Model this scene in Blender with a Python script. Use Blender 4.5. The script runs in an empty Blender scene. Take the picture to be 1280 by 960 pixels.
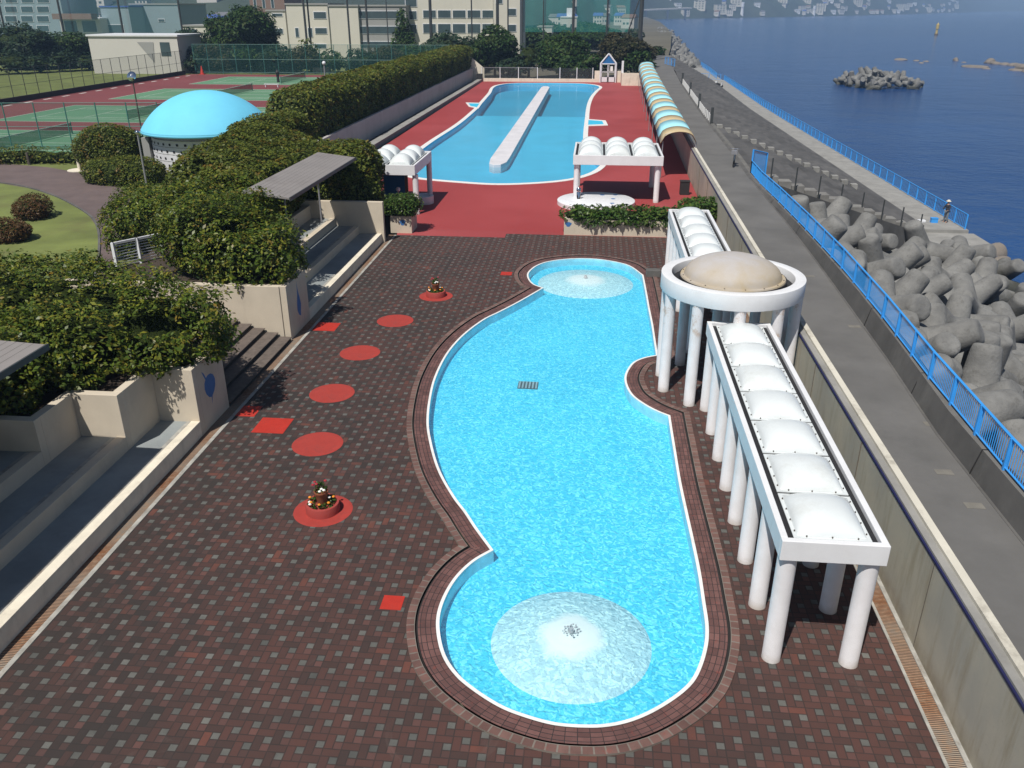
import bpy, bmesh, math, random
import numpy as np
from mathutils import Vector, Matrix
R=math.radians
rnd=random.Random(7)
scene=bpy.context.scene
col=scene.collection
# ------------------------------------------------------------------ camera model
H=12.0; FPX=1035.0; PITCH=math.atan(470/1035.); YAW=R(5.5)
_sp,_cp=math.sin(PITCH),math.cos(PITCH); _sy,_cy=math.sin(YAW),math.cos(YAW)
def gp(u,v,z=0.0):
    a=(u-640)/FPX; b=(480-v)/FPX
    f=_cp+b*_sp; d=-_sp+b*_cp
    t=(z-H)/d
    return Vector((a*t*_cy-f*t*_sy, a*t*_sy+f*t*_cy, z))
def wp(u,v,Y):
    a=(u-640)/FPX; b=(480-v)/FPX
    f=_cp+b*_sp; d=-_sp+b*_cp
    t=Y/(a*_sy+f*_cy)
    return Vector(((a*_cy-f*_sy)*t, Y, H+d*t))
cam=bpy.data.cameras.new('camera'); cam.sensor_width=36; cam.lens=36*FPX/1280
cam.clip_end=20000; cam.clip_start=.1
co=bpy.data.objects.new('camera',cam); col.objects.link(co); scene.camera=co
co.location=(0,0,H); co.rotation_euler=(math.pi/2-PITCH,0,YAW)
# ------------------------------------------------------------------ light
sun_dir=Vector((.26,.55,-1)).normalized()
sl=bpy.data.lights.new('sun','SUN'); sl.energy=4.7; sl.angle=R(.53); sl.color=(1,.955,.88)
so=bpy.data.objects.new('sun',sl); col.objects.link(so); so.rotation_euler=sun_dir.to_track_quat('-Z','Y').to_euler()
w=bpy.data.worlds.new("World"); scene.world=w; w.use_nodes=True
nt=w.node_tree; nt.nodes.clear()
sky=nt.nodes.new('ShaderNodeTexSky'); sky.sky_type='NISHITA'; sky.sun_disc=False
sky.sun_elevation=math.asin(-sun_dir.z); sky.sun_rotation=math.atan2(-sun_dir.x,-sun_dir.y)
sky.air_density=1.0; sky.dust_density=1.0; sky.ozone_density=1.5
bg=nt.nodes.new('ShaderNodeBackground'); bg.inputs[1].default_value=.052
wo=nt.nodes.new('ShaderNodeOutputWorld'); nt.links.new(sky.outputs[0],bg.inputs[0]); nt.links.new(bg.outputs[0],wo.inputs[0])
vs=scene.view_settings; vs.view_transform='Standard'; vs.look='None'; vs.gamma=1; vs.exposure=.1; vs.use_curve_mapping=False
# ------------------------------------------------------------------ material helpers
class NM:
    def __init__(s,name):
        s.m=bpy.data.materials.new(name); s.m.use_nodes=True; s.t=s.m.node_tree; s.t.nodes.clear()
        s.out=s.t.nodes.new('ShaderNodeOutputMaterial')
        s.co=s.t.nodes.new('ShaderNodeTexCoord').outputs['Object']
        s.geo=s.t.nodes.new('ShaderNodeNewGeometry')
    def n(s,t,**k):
        x=s.t.nodes.new(t)
        for a,b in k.items(): setattr(x,a,b)
        return x
    def l(s,a,b): s.t.links.new(a,b)
    def put(s,sock,v):
        if v is None: return
        if hasattr(v,'is_output') or isinstance(v,bpy.types.NodeSocket): s.l(v,sock)
        else:
            if isinstance(v,(tuple,list)) and len(v)==3 and sock.type=='RGBA': v=(*v,1)
            sock.default_value=v
    def ma(s,op,a,b=None,c=None,clamp=False):
        x=s.n('ShaderNodeMath',operation=op); x.use_clamp=clamp
        s.put(x.inputs[0],a); s.put(x.inputs[1],b)
        if c is not None: s.put(x.inputs[2],c)
        return x.outputs[0]
    def noise(s,scale,detail=3,rough=.55,vec=None,dist=0):
        x=s.n('ShaderNodeTexNoise'); s.l(vec or s.co,x.inputs['Vector']); x.inputs['Scale'].default_value=scale
        x.inputs['Detail'].default_value=detail; x.inputs['Roughness'].default_value=rough; x.inputs['Distortion'].default_value=dist
        return x.outputs[0]
    def ramp(s,f,lo,hi,a=0.,b=1.):
        x=s.n('ShaderNodeMapRange'); s.put(x.inputs[0],f)
        for i,v in enumerate((lo,hi,a,b)): s.put(x.inputs[i+1],v)
        return x.outputs[0]
    def mix(s,f,a,b,mode='MIX'):
        x=s.n('ShaderNodeMix',data_type='RGBA',blend_type=mode); s.put(x.inputs[0],f); s.put(x.inputs[6],a); s.put(x.inputs[7],b)
        return x.outputs[2]
    def bump(s,h,strength=.3,dist=.02):
        x=s.n('ShaderNodeBump'); x.inputs['Strength'].default_value=strength; x.inputs['Distance'].default_value=dist
        s.put(x.inputs['Height'],h); return x.outputs[0]
    def scalevec(s,v3,vec=None):
        x=s.n('ShaderNodeVectorMath',operation='MULTIPLY'); s.l(vec or s.co,x.inputs[0]); x.inputs[1].default_value=v3
        return x.outputs[0]
    def prin(s,c,rough=.7,normal=None,metal=0.,spec=None,**k):
        p=s.n('ShaderNodeBsdfPrincipled'); s.put(p.inputs['Base Color'],c); s.put(p.inputs['Roughness'],rough); s.put(p.inputs['Metallic'],metal)
        if normal is not None: s.l(normal,p.inputs['Normal'])
        if spec is not None: s.put(p.inputs['Specular IOR Level'],spec)
        for a,b in k.items(): s.put(p.inputs[a.replace('_',' ')],b)
        return p.outputs[0]
    def end(s,sh,vol=None):
        if sh is not None: s.l(sh,s.out.inputs['Surface'])
        if vol is not None: s.l(vol,s.out.inputs['Volume'])
        return s.m
def simple(name,c,rough=.7,var=.18,scale=3.,bump=.15,metal=0.,dirt=None,spec=None,fine=40.):
    m=NM(name)
    n=m.noise(scale,5,.6); f=m.ramp(n,.3,.7)
    d=tuple(max(0,x*(1-var)) for x in c); b=tuple(min(1,x*(1+var*.6)) for x in c)
    cc=m.mix(f,d,b)
    if dirt:
        n2=m.noise(scale*.6,8,.75,m.scalevec((1,1,.35))); cc=m.mix(m.ramp(n2,.52,.75,0,dirt[1]),cc,dirt[0])
    nn=m.noise(fine,3)
    return m.end(m.prin(cc,rough,m.bump(nn,bump,.01),metal,spec))
# paver pattern: grey square, red square, one lying and one standing brick on a (2,1),(0,3) lattice
def mat_pavers():
    m=NM('brick_pavers'); U=.162
    sx=m.n('ShaderNodeSeparateXYZ'); m.l(m.co,sx.inputs[0])
    X=m.ma('DIVIDE',sx.outputs[0],U); Y=m.ma('DIVIDE',sx.outputs[1],U)
    i=m.ma('FLOOR',X); j=m.ma('FLOOR',Y); fx=m.ma('SUBTRACT',X,i); fy=m.ma('SUBTRACT',Y,j)
    odd=m.ma('FLOORED_MODULO',i,2.); h=m.ma('FLOOR',m.ma('DIVIDE',i,2.)); k=m.ma('FLOORED_MODULO',m.ma('SUBTRACT',j,h),3.)
    even=m.ma('SUBTRACT',1.,odd)
    def eq(v): return m.ma('COMPARE',k,float(v),.25)
    k0,k1,k2=eq(0),eq(1),eq(2)
    grey=m.ma('MULTIPLY',even,k0); e1=m.ma('MULTIPLY',even,k1); o2=m.ma('MULTIPLY',odd,k2); o0=m.ma('MULTIPLY',odd,k0); o1=m.ma('MULTIPLY',odd,k1)
    g=.075
    L=m.ma('MULTIPLY',m.ma('LESS_THAN',fx,g),m.ma('SUBTRACT',1.,e1))
    Rr=m.ma('MULTIPLY',m.ma('GREATER_THAN',fx,1-g),m.ma('SUBTRACT',1.,o2))
    B=m.ma('MULTIPLY',m.ma('LESS_THAN',fy,g),m.ma('SUBTRACT',1.,o1))
    T=m.ma('MULTIPLY',m.ma('GREATER_THAN',fy,1-g),m.ma('SUBTRACT',1.,o0))
    joint=m.ma('MAXIMUM',m.ma('MAXIMUM',L,Rr),m.ma('MAXIMUM',B,T)); joint=m.ma('MULTIPLY',joint,m.ramp(m.noise(3,3,.6),.3,.6,.6,1.))
    cv=m.n('ShaderNodeCombineXYZ'); m.l(m.ma('SUBTRACT',i,e1),cv.inputs[0]); m.l(m.ma('SUBTRACT',j,o1),cv.inputs[1])
    wn=m.n('ShaderNodeTexWhiteNoise',noise_dimensions='2D'); m.l(cv.outputs[0],wn.inputs['Vector']); r=wn.outputs['Value']
    single=m.ma('MULTIPLY',even,k2)
    ins=m.ma('MULTIPLY',m.ma('LESS_THAN',m.ma('ABSOLUTE',m.ma('SUBTRACT',fx,.5)),.435),m.ma('LESS_THAN',m.ma('ABSOLUTE',m.ma('SUBTRACT',fy,.5)),.435))
    greyin=m.ma('MULTIPLY',grey,ins)
    big=m.noise(.22,4,.6); big2=m.noise(.9,5,.65)
    # weathering: dark algae on the left and rear, redder brick to the right
    wx=m.ramp(sx.outputs[0],-11,-1,0,.34)
    wear=m.ma('ADD',m.ma('ADD',m.ma('MULTIPLY',big,.9),m.ma('MULTIPLY',big2,.35)),wx)
    wear=m.ma('ADD',wear,m.ma('MULTIPLY',m.ma('SUBTRACT',r,.5),.42))
    f=m.ramp(wear,.50,1.02)
    c=m.mix(f,(.031,.0225,.020),(.080,.034,.027))
    c=m.mix(m.ramp(m.ma('MULTIPLY',m.ma('GREATER_THAN',r,.955),m.ramp(big2,.4,.6)),0,1,0,.6),c,(.16,.052,.034))
    c=m.mix(m.ma('MULTIPLY',single,m.ma('ADD',m.ma('MULTIPLY',r,.5),.1)),c,(.125,.060,.052))
    c=m.mix(greyin,c,m.mix(m.ma('MULTIPLY',m.ramp(big2,.3,.65),m.ma('ADD',m.ma('MULTIPLY',r,.6),.4)),(.060,.062,.057),(.150,.148,.134)))
    c=m.mix(m.ma('MULTIPLY',joint,.75),c,(.022,.018,.016))
    sp=m.noise(60,2); c=m.mix(m.ramp(sp,.4,.8,0,.25),c,(.02,.02,.02))
    lt=m.noise(.6,7,.75,m.scalevec((1,.6,1)),dist=1.); c=m.mix(m.ramp(lt,.60,.74,0,.30),c,(.16,.125,.11))
    sk=m.noise(2.6,4,.8,dist=2.); c=m.mix(m.ramp(sk,.66,.72,0,.45),c,(.022,.019,.019))
    c=m.mix(m.ramp(m.noise(.45,6,.7,dist=.6),.6,.8,0,.5),c,(.030,.027,.026))
    hh=m.ma('SUBTRACT',m.ma('MULTIPLY',sp,.3),joint)
    return m.end(m.prin(c,.8,m.bump(hh,.5,.006)))
def mat_bricks(name,c1,c2,mort,sx_,sy_,rough=.75,mortar=.03):
    m=NM(name); b=m.n('ShaderNodeTexBrick'); uv=m.n('ShaderNodeUVMap').outputs[0]
    m.l(uv,b.inputs['Vector']); m.put(b.inputs['Color1'],c1); m.put(b.inputs['Color2'],c2); m.put(b.inputs['Mortar'],mort)
    b.offset=0; b.inputs['Scale'].default_value=1; b.inputs['Brick Width'].default_value=sx_; b.inputs['Row Height'].default_value=sy_; b.inputs['Mortar Size'].default_value=mortar*.25
    n=m.noise(1.3,6,.7); c=m.mix(m.ramp(n,.42,.72,0,.6),b.outputs[0],tuple(x*.45 for x in c1))
    n3=m.noise(5,4,.6); c=m.mix(m.ramp(n3,.62,.7,0,.35),c,(.25,.05,.035))
    return m.end(m.prin(c,rough,m.bump(m.ma('SUBTRACT',m.ma('MULTIPLY',m.noise(50,2),.4),b.outputs['Fac']),.5,.008)))
M={}
M['pavers']=mat_pavers()
M['coping']=mat_bricks('coping_bricks',(.105,.050,.045),(.175,.085,.075),(.022,.018,.018),.24,.11)
M['curb_brick']=mat_bricks('curb_bricks',(.12,.062,.052),(.19,.105,.088),(.19,.165,.14),.22,.4,mortar=.07)
M['slot']=simple('drain_slot',(.02,.018,.018),.9)
M['white']=simple('white_paint',(.72,.73,.76),.42,.05,2,.05,dirt=((.52,.50,.46),.35))
M['white_col']=simple('white_column_paint',(.70,.69,.72),.5,.05,1.5,.06,dirt=((.50,.44,.36),.25))
def mat_col():
    m=NM('white_column_weathered'); sx=m.n('ShaderNodeSeparateXYZ'); m.l(m.co,sx.inputs[0]); z=sx.outputs[2]
    wv=m.n('ShaderNodeVectorMath',operation='ADD'); m.l(m.co,wv.inputs[0]); oi=m.n('ShaderNodeObjectInfo'); m.l(oi.outputs['Location'],wv.inputs[1])
    st=m.noise(9,5,.7,m.scalevec((1,1,.09),wv.outputs[0])); b=m.noise(2.2,5,.7,wv.outputs[0])
    c=m.mix(m.ramp(b,.35,.7),(.72,.71,.73),(.64,.63,.64))
    c=m.mix(m.ramp(st,.60,.75,0,.22),c,(.46,.42,.37))
    c=m.mix(m.ma('MULTIPLY',m.ramp(z,.0,.22,1,0),m.ramp(b,.3,.6,.2,.8)),c,(.40,.35,.30))
    c=m.mix(m.ma('MULTIPLY',m.ramp(z,2.42,2.56,0,.6),m.ramp(b,.56,.66)),c,(.45,.30,.20))
    return m.end(m.prin(c,.5,m.bump(m.noise(30,3),.08,.01)))
M['white_col']=mat_col()
def mat_beam():
    m=NM('white_beam_weathered'); st=m.noise(3.5,6,.7,m.scalevec((1,1,.15))); b=m.noise(1.1,5,.7)
    c=m.mix(m.ramp(b,.35,.7),(.74,.75,.77),(.67,.675,.69)); c=m.mix(m.ramp(st,.62,.76,0,.35),c,(.50,.47,.42))
    return m.end(m.prin(c,.45,m.bump(m.noise(30,3),.06,.01)))
M['white_beam']=mat_beam()
M['rim']=simple('white_rim',(.78,.77,.75),.5,.08,3,.05,dirt=((.45,.42,.38),.5))
M['acryl']=simple('white_acrylic',(.66,.70,.71),.22,.05,1.1,.02,dirt=((.46,.46,.42),.55))
def mat_acryl_old():
    m=NM('yellowed_acrylic'); n=m.noise(1.1,5,.6,dist=.4)
    sx=m.n('ShaderNodeSeparateXYZ'); m.l(m.co,sx.inputs[0])
    f=m.ma('ADD',m.ramp(sx.outputs[2],0,1.0,.75,-.1),m.ramp(n,.3,.7,-.3,.35),clamp=True)
    c=m.mix(f,(.44,.425,.425),(.40,.325,.21))
    c=m.mix(m.ramp(m.noise(3,6,.7),.6,.75,0,.35),c,(.22,.18,.12))
    return m.end(m.prin(c,.65,spec=.2))
M['acryl_old']=mat_acryl_old()
M['black']=simple('black_gutter',(.018,.018,.02),.7)
M['bolt']=simple('bolt_metal',(.12,.10,.09),.5,metal=.6)
M['cream']=simple('cream_render',(.56,.49,.39),.85,.08,1.1,.15,dirt=((.33,.28,.21),.45))
M['cream_top']=simple('cream_coping',(.72,.66,.54),.8,.1,2,.1,dirt=((.34,.30,.24),.5))
M['tier']=simple('grey_tier_floor',(.26,.285,.29),.8,.22,.7,.2,dirt=((.16,.17,.17),.6))
M['concrete']=simple('concrete',(.27,.265,.25),.9,.2,.8,.3,dirt=((.13,.125,.115),.6))
M['concrete_dark']=simple('weathered_concrete',(.105,.102,.098),.9,.3,.7,.3,dirt=((.19,.185,.17),.55))
M['tetra']=simple('tetrapod_concrete',(.23,.22,.20),.92,.3,.5,.5,dirt=((.095,.092,.085),.8),fine=14)
def mat_tetra():
    m=NM('tetrapod_concrete'); n=m.noise(.9,6,.65); n2=m.noise(4,5,.7)
    c=m.mix(m.ramp(n,.35,.65),(.125,.125,.122),(.215,.214,.206)); c=m.mix(m.ramp(n2,.55,.75,0,.7),c,(.08,.077,.07))
    sx=m.n('ShaderNodeSeparateXYZ'); m.l(m.geo.outputs['Position'],sx.inputs[0])
    c=m.mix(m.ramp(m.ma('ADD',sx.outputs[2],m.ma('MULTIPLY',n,1.2)),-4.9,-3.9,.85,0.),c,(.035,.036,.025))
    return m.end(m.prin(c,.92,m.bump(m.ma('ADD',m.noise(9,4,.7),m.ma('MULTIPLY',n2,.6)),.7,.05)))
M['tetra']=mat_tetra()
M['red_circle']=simple('red_rubber_paint',(.34,.036,.026),.8,.14,2.2,.3,dirt=((.13,.035,.032),.75),fine=60)
M['red_sq']=simple('red_tile',(.42,.024,.012),.7,.15,4,.3,dirt=((.2,.03,.02),.6),fine=60)
M['roofp']=simple('grey_roof_sheet',(.245,.225,.215),.6,.1,.8,.1,dirt=((.14,.12,.11),.5))
M['gutter_white']=simple('pale_gutter',(.36,.35,.32),.85,.35,2.5,.4,dirt=((.15,.10,.06),.85))
def mat_grate():
    m=NM('rusty_grate'); sx=m.n('ShaderNodeSeparateXYZ'); m.l(m.co,sx.inputs[0])
    st=m.ma('FRACT',m.ma('MULTIPLY',sx.outputs[1],22.)); bar=m.ma('GREATER_THAN',st,.45)
    sec=m.noise(.5,2,.5,m.scalevec((.2,1,1)))
    c=m.mix(m.ramp(sec,.42,.62),(.30,.25,.20),(.26,.10,.035)); c=m.mix(m.ramp(m.noise(8,3),.4,.7),c,(.38,.24,.15))
    c=m.mix(bar,(.05,.035,.025),c)
    return m.end(m.prin(c,.8,m.bump(bar,.5,.01)))
M['grate']=mat_grate()
def mat_reddeck():
    m=NM('red_deck_paint'); n=m.noise(.12,3,.5); c=m.mix(m.ramp(n,.4,.62),(.27,.040,.040),(.33,.058,.060))
    ck=m.n('ShaderNodeTexBrick'); m.l(m.co,ck.inputs['Vector']); ck.inputs['Scale'].default_value=1; ck.inputs['Brick Width'].default_value=9; ck.inputs['Row Height'].default_value=12; ck.inputs['Mortar Size'].default_value=.03
    m.put(ck.inputs['Color1'],(0,0,0)); m.put(ck.inputs['Color2'],(1,1,1)); m.put(ck.inputs['Mortar'],(.3,.3,.3))
    c=m.mix(m.ma('MULTIPLY',ck.outputs[0],.4),c,(.30,.025,.024))
    c=m.mix(m.ramp(m.noise(1.2,6,.7),.55,.75,0,.35),c,(.20,.05,.05))
    return m.end(m.prin(c,.7,m.bump(m.noise(30,3),.2,.01)))
M['reddeck']=mat_reddeck()
def mat_ripplefloor(name,base,base2,centers,white=None,scale=9,strength=.9):
    """painted pool floor seen through moving water"""
    m=NM(name)
    n1=m.n('ShaderNodeTexVoronoi',feature='SMOOTH_F1'); d=m.noise(2.5,2,.5)
    v=m.n('ShaderNodeVectorMath',operation='ADD'); m.l(m.co,v.inputs[0])
    dn=m.n('ShaderNodeTexNoise'); m.l(m.co,dn.inputs[0]); dn.inputs['Scale'].default_value=4; 
    sc=m.n('ShaderNodeVectorMath',operation='SCALE'); m.l(dn.outputs['Color'],sc.inputs[0]); sc.inputs['Scale'].default_value=.42
    m.l(sc.outputs[0],v.inputs[1]); m.l(v.outputs[0],n1.inputs['Vector']); n1.inputs['Scale'].default_value=scale*.7; n1.inputs['Smoothness'].default_value=.4
    h=m.ma('MULTIPLY',n1.outputs['Distance'],1.0)
    h=m.ma('ADD',h,m.ma('MULTIPLY',m.noise(scale,2,.5,dist=.8),.8))
    for (cx,cy,a) in centers:
        q=m.n('ShaderNodeVectorMath',operation='DISTANCE'); m.l(v.outputs[0],q.inputs[0]); q.inputs[1].default_value=(cx+.21,cy+.21,-.2)
        dd=q.outputs['Value']; ww=m.ma('SINE',m.ma('MULTIPLY',dd,34.)); fall=m.ramp(dd,.3,4.0,a*.55,0.)
        h=m.ma('ADD',h,m.ma('MULTIPLY',ww,fall))
    c=m.mix(m.ramp(m.noise(.35,3),.35,.65),base,base2)
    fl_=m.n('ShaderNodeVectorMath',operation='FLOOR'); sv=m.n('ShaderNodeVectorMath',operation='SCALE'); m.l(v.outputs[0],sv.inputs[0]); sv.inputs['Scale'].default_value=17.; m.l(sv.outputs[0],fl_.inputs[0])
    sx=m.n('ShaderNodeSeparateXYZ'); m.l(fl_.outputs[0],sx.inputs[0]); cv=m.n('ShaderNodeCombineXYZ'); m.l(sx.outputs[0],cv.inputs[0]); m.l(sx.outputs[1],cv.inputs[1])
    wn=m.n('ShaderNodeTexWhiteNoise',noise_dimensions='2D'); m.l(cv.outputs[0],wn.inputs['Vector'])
    c=m.mix(m.ramp(wn.outputs['Value'],.45,1,.0,.75),c,tuple(min(.95,x*1.1+.20) for x in base2)); c=m.mix(m.ramp(wn.outputs['Value'],.0,.4,.30,0),c,tuple(x*.62 for x in base))  # random paler and darker cells put sunlight glitter into the floor colour
    return m.end(m.prin(c,.6,m.bump(h,strength,.06)))
def mat_water(name,tint,scale,strength,centers=(),rough=.03,dens=.15,ior=1.33,refl=1.):
    m=NM(name)
    h=m.ma('ADD',m.noise(scale,3,.55,dist=.5),m.ma('MULTIPLY',m.noise(scale*2.7,2,.5),.5))
    for (cx,cy,a) in centers:
        q=m.n('ShaderNodeVectorMath',operation='DISTANCE'); m.l(m.co,q.inputs[0]); q.inputs[1].default_value=(cx,cy,0)
        dd=q.outputs['Value']; h=m.ma('ADD',h,m.ma('MULTIPLY',m.ma('SINE',m.ma('MULTIPLY',dd,30.)),m.ramp(dd,.4,4.5,a,0.)))
    nb=m.bump(h,strength,.03)
    fr=m.n('ShaderNodeFresnel'); fr.inputs[0].default_value=ior; m.l(nb,fr.inputs[1])
    tr=m.n('ShaderNodeBsdfTransparent'); m.put(tr.inputs[0],tint)
    gl=m.n('ShaderNodeBsdfGlossy'); gl.inputs['Roughness'].default_value=rough; m.l(nb,gl.inputs['Normal'])
    di=m.n('ShaderNodeBsdfDiffuse'); m.put(di.inputs[0],tuple(x*.8 for x in tint)); m.l(nb,di.inputs['Normal'])
    a=m.n('ShaderNodeMixShader'); a.inputs[0].default_value=dens; m.l(tr.outputs[0],a.inputs[1]); m.l(di.outputs[0],a.inputs[2])
    b=m.n('ShaderNodeMixShader'); m.l(m.ma('MULTIPLY',fr.outputs[0],refl),b.inputs[0]); m.l(a.outputs[0],b.inputs[1]); m.l(gl.outputs[0],b.inputs[2])
    return m.end(b.outputs[0])
def mat_sea():
    m=NM('sea_water')
    n=m.noise(.55,6,.65,m.scalevec((1,1.4,1)),dist=.3); n2=m.noise(.07,4,.6); n3=m.noise(.012,4,.6,m.scalevec((.5,1.6,1)))
    h=m.ma('ADD',m.ma('MULTIPLY',n,.5),m.ma('MULTIPLY',n2,2.))
    c=m.mix(m.ramp(n3,.35,.65),(.005,.042,.155),(.008,.055,.19))
    return m.end(m.prin(c,.17,m.bump(h,.9,.35),spec=.28))
M['sea']=mat_sea()
def mat_leaf(name,cols,scale=1.1,rough=.42):
    m=NM(name); r=m.geo.outputs['Random Per Island']
    n=m.noise(scale,3,.6); a,b,c_,d=cols
    c=m.mix(m.ramp(n,.38,.62),a,b); c=m.mix(m.ramp(r,.55,.95,0,.8),c,c_)
    f=m.ma('MULTIPLY',m.ramp(m.noise(scale*1.7,3,.6),.52,.68),m.ramp(r,.2,.7)); c=m.mix(f,c,d)
    p=m.prin(c,rough,spec=.22)
    t=m.n('ShaderNodeBsdfTranslucent'); m.l(c,t.inputs[0])
    x=m.n('ShaderNodeMixShader'); x.inputs[0].default_value=.22; m.l(p,x.inputs[1]); m.l(t.outputs[0],x.inputs[2])
    return m.end(x.outputs[0])
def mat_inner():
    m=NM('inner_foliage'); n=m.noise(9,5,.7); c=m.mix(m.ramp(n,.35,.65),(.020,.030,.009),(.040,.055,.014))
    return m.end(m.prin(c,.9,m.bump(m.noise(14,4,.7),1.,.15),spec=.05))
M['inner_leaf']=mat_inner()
M['leaf_near']=mat_leaf('leaf_glossy_green',[(.036,.066,.010),(.078,.122,.015),(.24,.25,.03),(.20,.13,.022)],1.3,.4)
M['leaf_hedge']=mat_leaf('leaf_clipped_hedge',[(.050,.074,.012),(.100,.130,.018),(.18,.19,.026),(.19,.10,.018)],.7,.5)
M['leaf_tree']=mat_leaf('leaf_dark_tree',[(.015,.042,.009),(.030,.074,.013),(.07,.11,.02),(.06,.08,.018)],.35,.6)
M['leaf_cool']=mat_leaf('leaf_bluish_tree',[(.016,.038,.020),(.028,.058,.026),(.04,.07,.03),(.05,.055,.03)],.3,.6)
M['leaf_brown']=mat_leaf('leaf_brown_tree',[(.030,.034,.016),(.055,.050,.022),(.07,.06,.025),(.05,.045,.02)],.4,.6)
M['leaf_red']=mat_leaf('leaf_reddish_shrub',[(.075,.040,.016),(.12,.055,.02),(.09,.07,.02),(.05,.06,.015)],1.5,.5)
M['leaf_ivy']=mat_leaf('leaf_ivy',[(.030,.070,.012),(.055,.11,.02),(.12,.17,.035),(.09,.12,.025)],2,.35)
M['bark']=simple('bark',(.09,.075,.06),.95,.3,3,.5)
M['soil']=simple('soil',(.05,.035,.025),.95,.3,3,.4)
M['lawn']=simple('lawn_grass',(.145,.175,.045),.95,.3,.35,.5,dirt=((.13,.105,.045),.7),fine=25)
M['land']=simple('distant_land',(.11,.10,.07),.95,.3,.02,.2)
M['hill']=simple('hill_forest',(.030,.046,.026),.95,.5,.012,.8,fine=.1,dirt=((.07,.075,.05),.8))
M['path']=simple('purple_path_paving',(.125,.092,.088),.85,.2,.8,.2,dirt=((.17,.12,.10),.5))
M['asphalt']=simple('asphalt',(.125,.122,.118),.9,.2,.45,.35,dirt=((.17,.165,.16),.5),fine=30)
M['tennis_red']=simple('tennis_red_surface',(.17,.040,.042),.85,.12,.1,.1)
M['tennis_green']=simple('tennis_green_surface',(.095,.215,.12),.85,.1,.1,.1)
M['line']=simple('white_line_paint',(.6,.6,.56),.7)
M['blue_rail']=simple('blue_rail_paint',(.045,.33,.82),.4,.06,2,.03)
M['blue_art']=simple('blue_mural_paint',(.045,.15,.38),.6,.1,3)
M['blue_dome']=simple('sky_blue_dome_paint',(.15,.57,.80),.75,.06,.6,.03)
M['blue_board']=simple('deep_blue_board',(.018,.13,.33),.4,.1,1)
M['stripe_blue']=simple('pale_blue_canvas',(.33,.66,.74),.7,.05,2)
M['stripe_tan']=simple('tan_canvas',(.48,.38,.22),.7,.08,2)
M['metal']=simple('grey_metal',(.30,.30,.32),.45,.1,3,.05,metal=.3)
M['dark_metal']=simple('dark_metal',(.06,.065,.065),.5,.1,3,.05,metal=.2)
M['green_metal']=simple('green_fence_metal',(.05,.17,.15),.5,.1,3,.05)
M['school']=simple('school_cream_render',(.58,.555,.48),.9,.05,.15,.05,dirt=((.36,.34,.29),.4))
M['school_grey']=simple('school_grey_and_shade',(.30,.30,.29),.9,.05,.15,.05)
M['glass']=simple('dark_window_glass',(.06,.09,.10),.12,.2,.4,.0)
M['stair']=simple('granite_stair_tread',(.125,.10,.085),.9,.3,5,.3,dirt=((.06,.055,.05),.5))
M['terracotta']=simple('terracotta',(.26,.085,.04),.7,.1,4)
M['redring']=simple('red_planter_ring',(.33,.050,.042),.7,.06,3)
M['orange_petal']=simple('orange_petals',(.75,.26,.02),.6)
M['white_petal']=simple('white_petals',(.8,.8,.76),.6)
M['red_petal']=simple('red_petals',(.35,.02,.03),.6)
M['tree_house']=simple('pale_house_wall',(.55,.53,.49),.9,.05,.1)
M['roof_dark']=simple('grey_tile_roof',(.13,.13,.14),.8,.1,.2)
M['roof_blue']=simple('blue_roof_sheet',(.05,.10,.33),.6,.1,.2)
M['roof_brown']=simple('brown_roof_sheet',(.20,.13,.10),.8,.1,.2)
M['teal_wall']=simple('blue_grey_cladding',(.24,.31,.34),.7,.08,.1)
M['rock']=simple('sea_rock',(.20,.175,.15),.9,.3,.3,.6,fine=3,dirt=((.09,.08,.07),.7))
M['skin']=simple('skin',(.45,.28,.2),.6)
M['cloth_dark']=simple('dark_cloth',(.03,.035,.05),.9)
M['cloth_grey']=simple('grey_cloth',(.16,.18,.2),.9)
M['rubber']=simple('black_rubber',(.02,.02,.02),.7)
M['chrome']=simple('silver_mirror',(.75,.78,.82),.08,.02,1,0,metal=1)
def mat_net(name,c,alpha):
    m=NM(name); d=m.n('ShaderNodeBsdfDiffuse'); m.put(d.inputs[0],m.mix(m.ramp(m.noise(.15,3),.35,.65),c,tuple(x*.7 for x in c)))
    tr=m.n('ShaderNodeBsdfTransparent'); x=m.n('ShaderNodeMixShader'); x.inputs[0].default_value=alpha
    m.l(tr.outputs[0],x.inputs[1]); m.l(d.outputs[0],x.inputs[2]); return m.end(x.outputs[0])
M['net']=mat_net('green_netting',(.06,.36,.32),.34)
M['net_thin']=mat_net('thin_teal_netting',(.10,.27,.31),.20)
M['net_tennis']=mat_net('dark_tennis_net',(.03,.04,.04),.6)
M['fence_mesh']=mat_net('green_wire_mesh',(.05,.15,.13),.22)
M['wire_grey']=mat_net('grey_wire_mesh',(.12,.13,.13),.30)
M['blue_mesh']=mat_net('blue_wire_mesh',(.05,.26,.60),.28)
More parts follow.
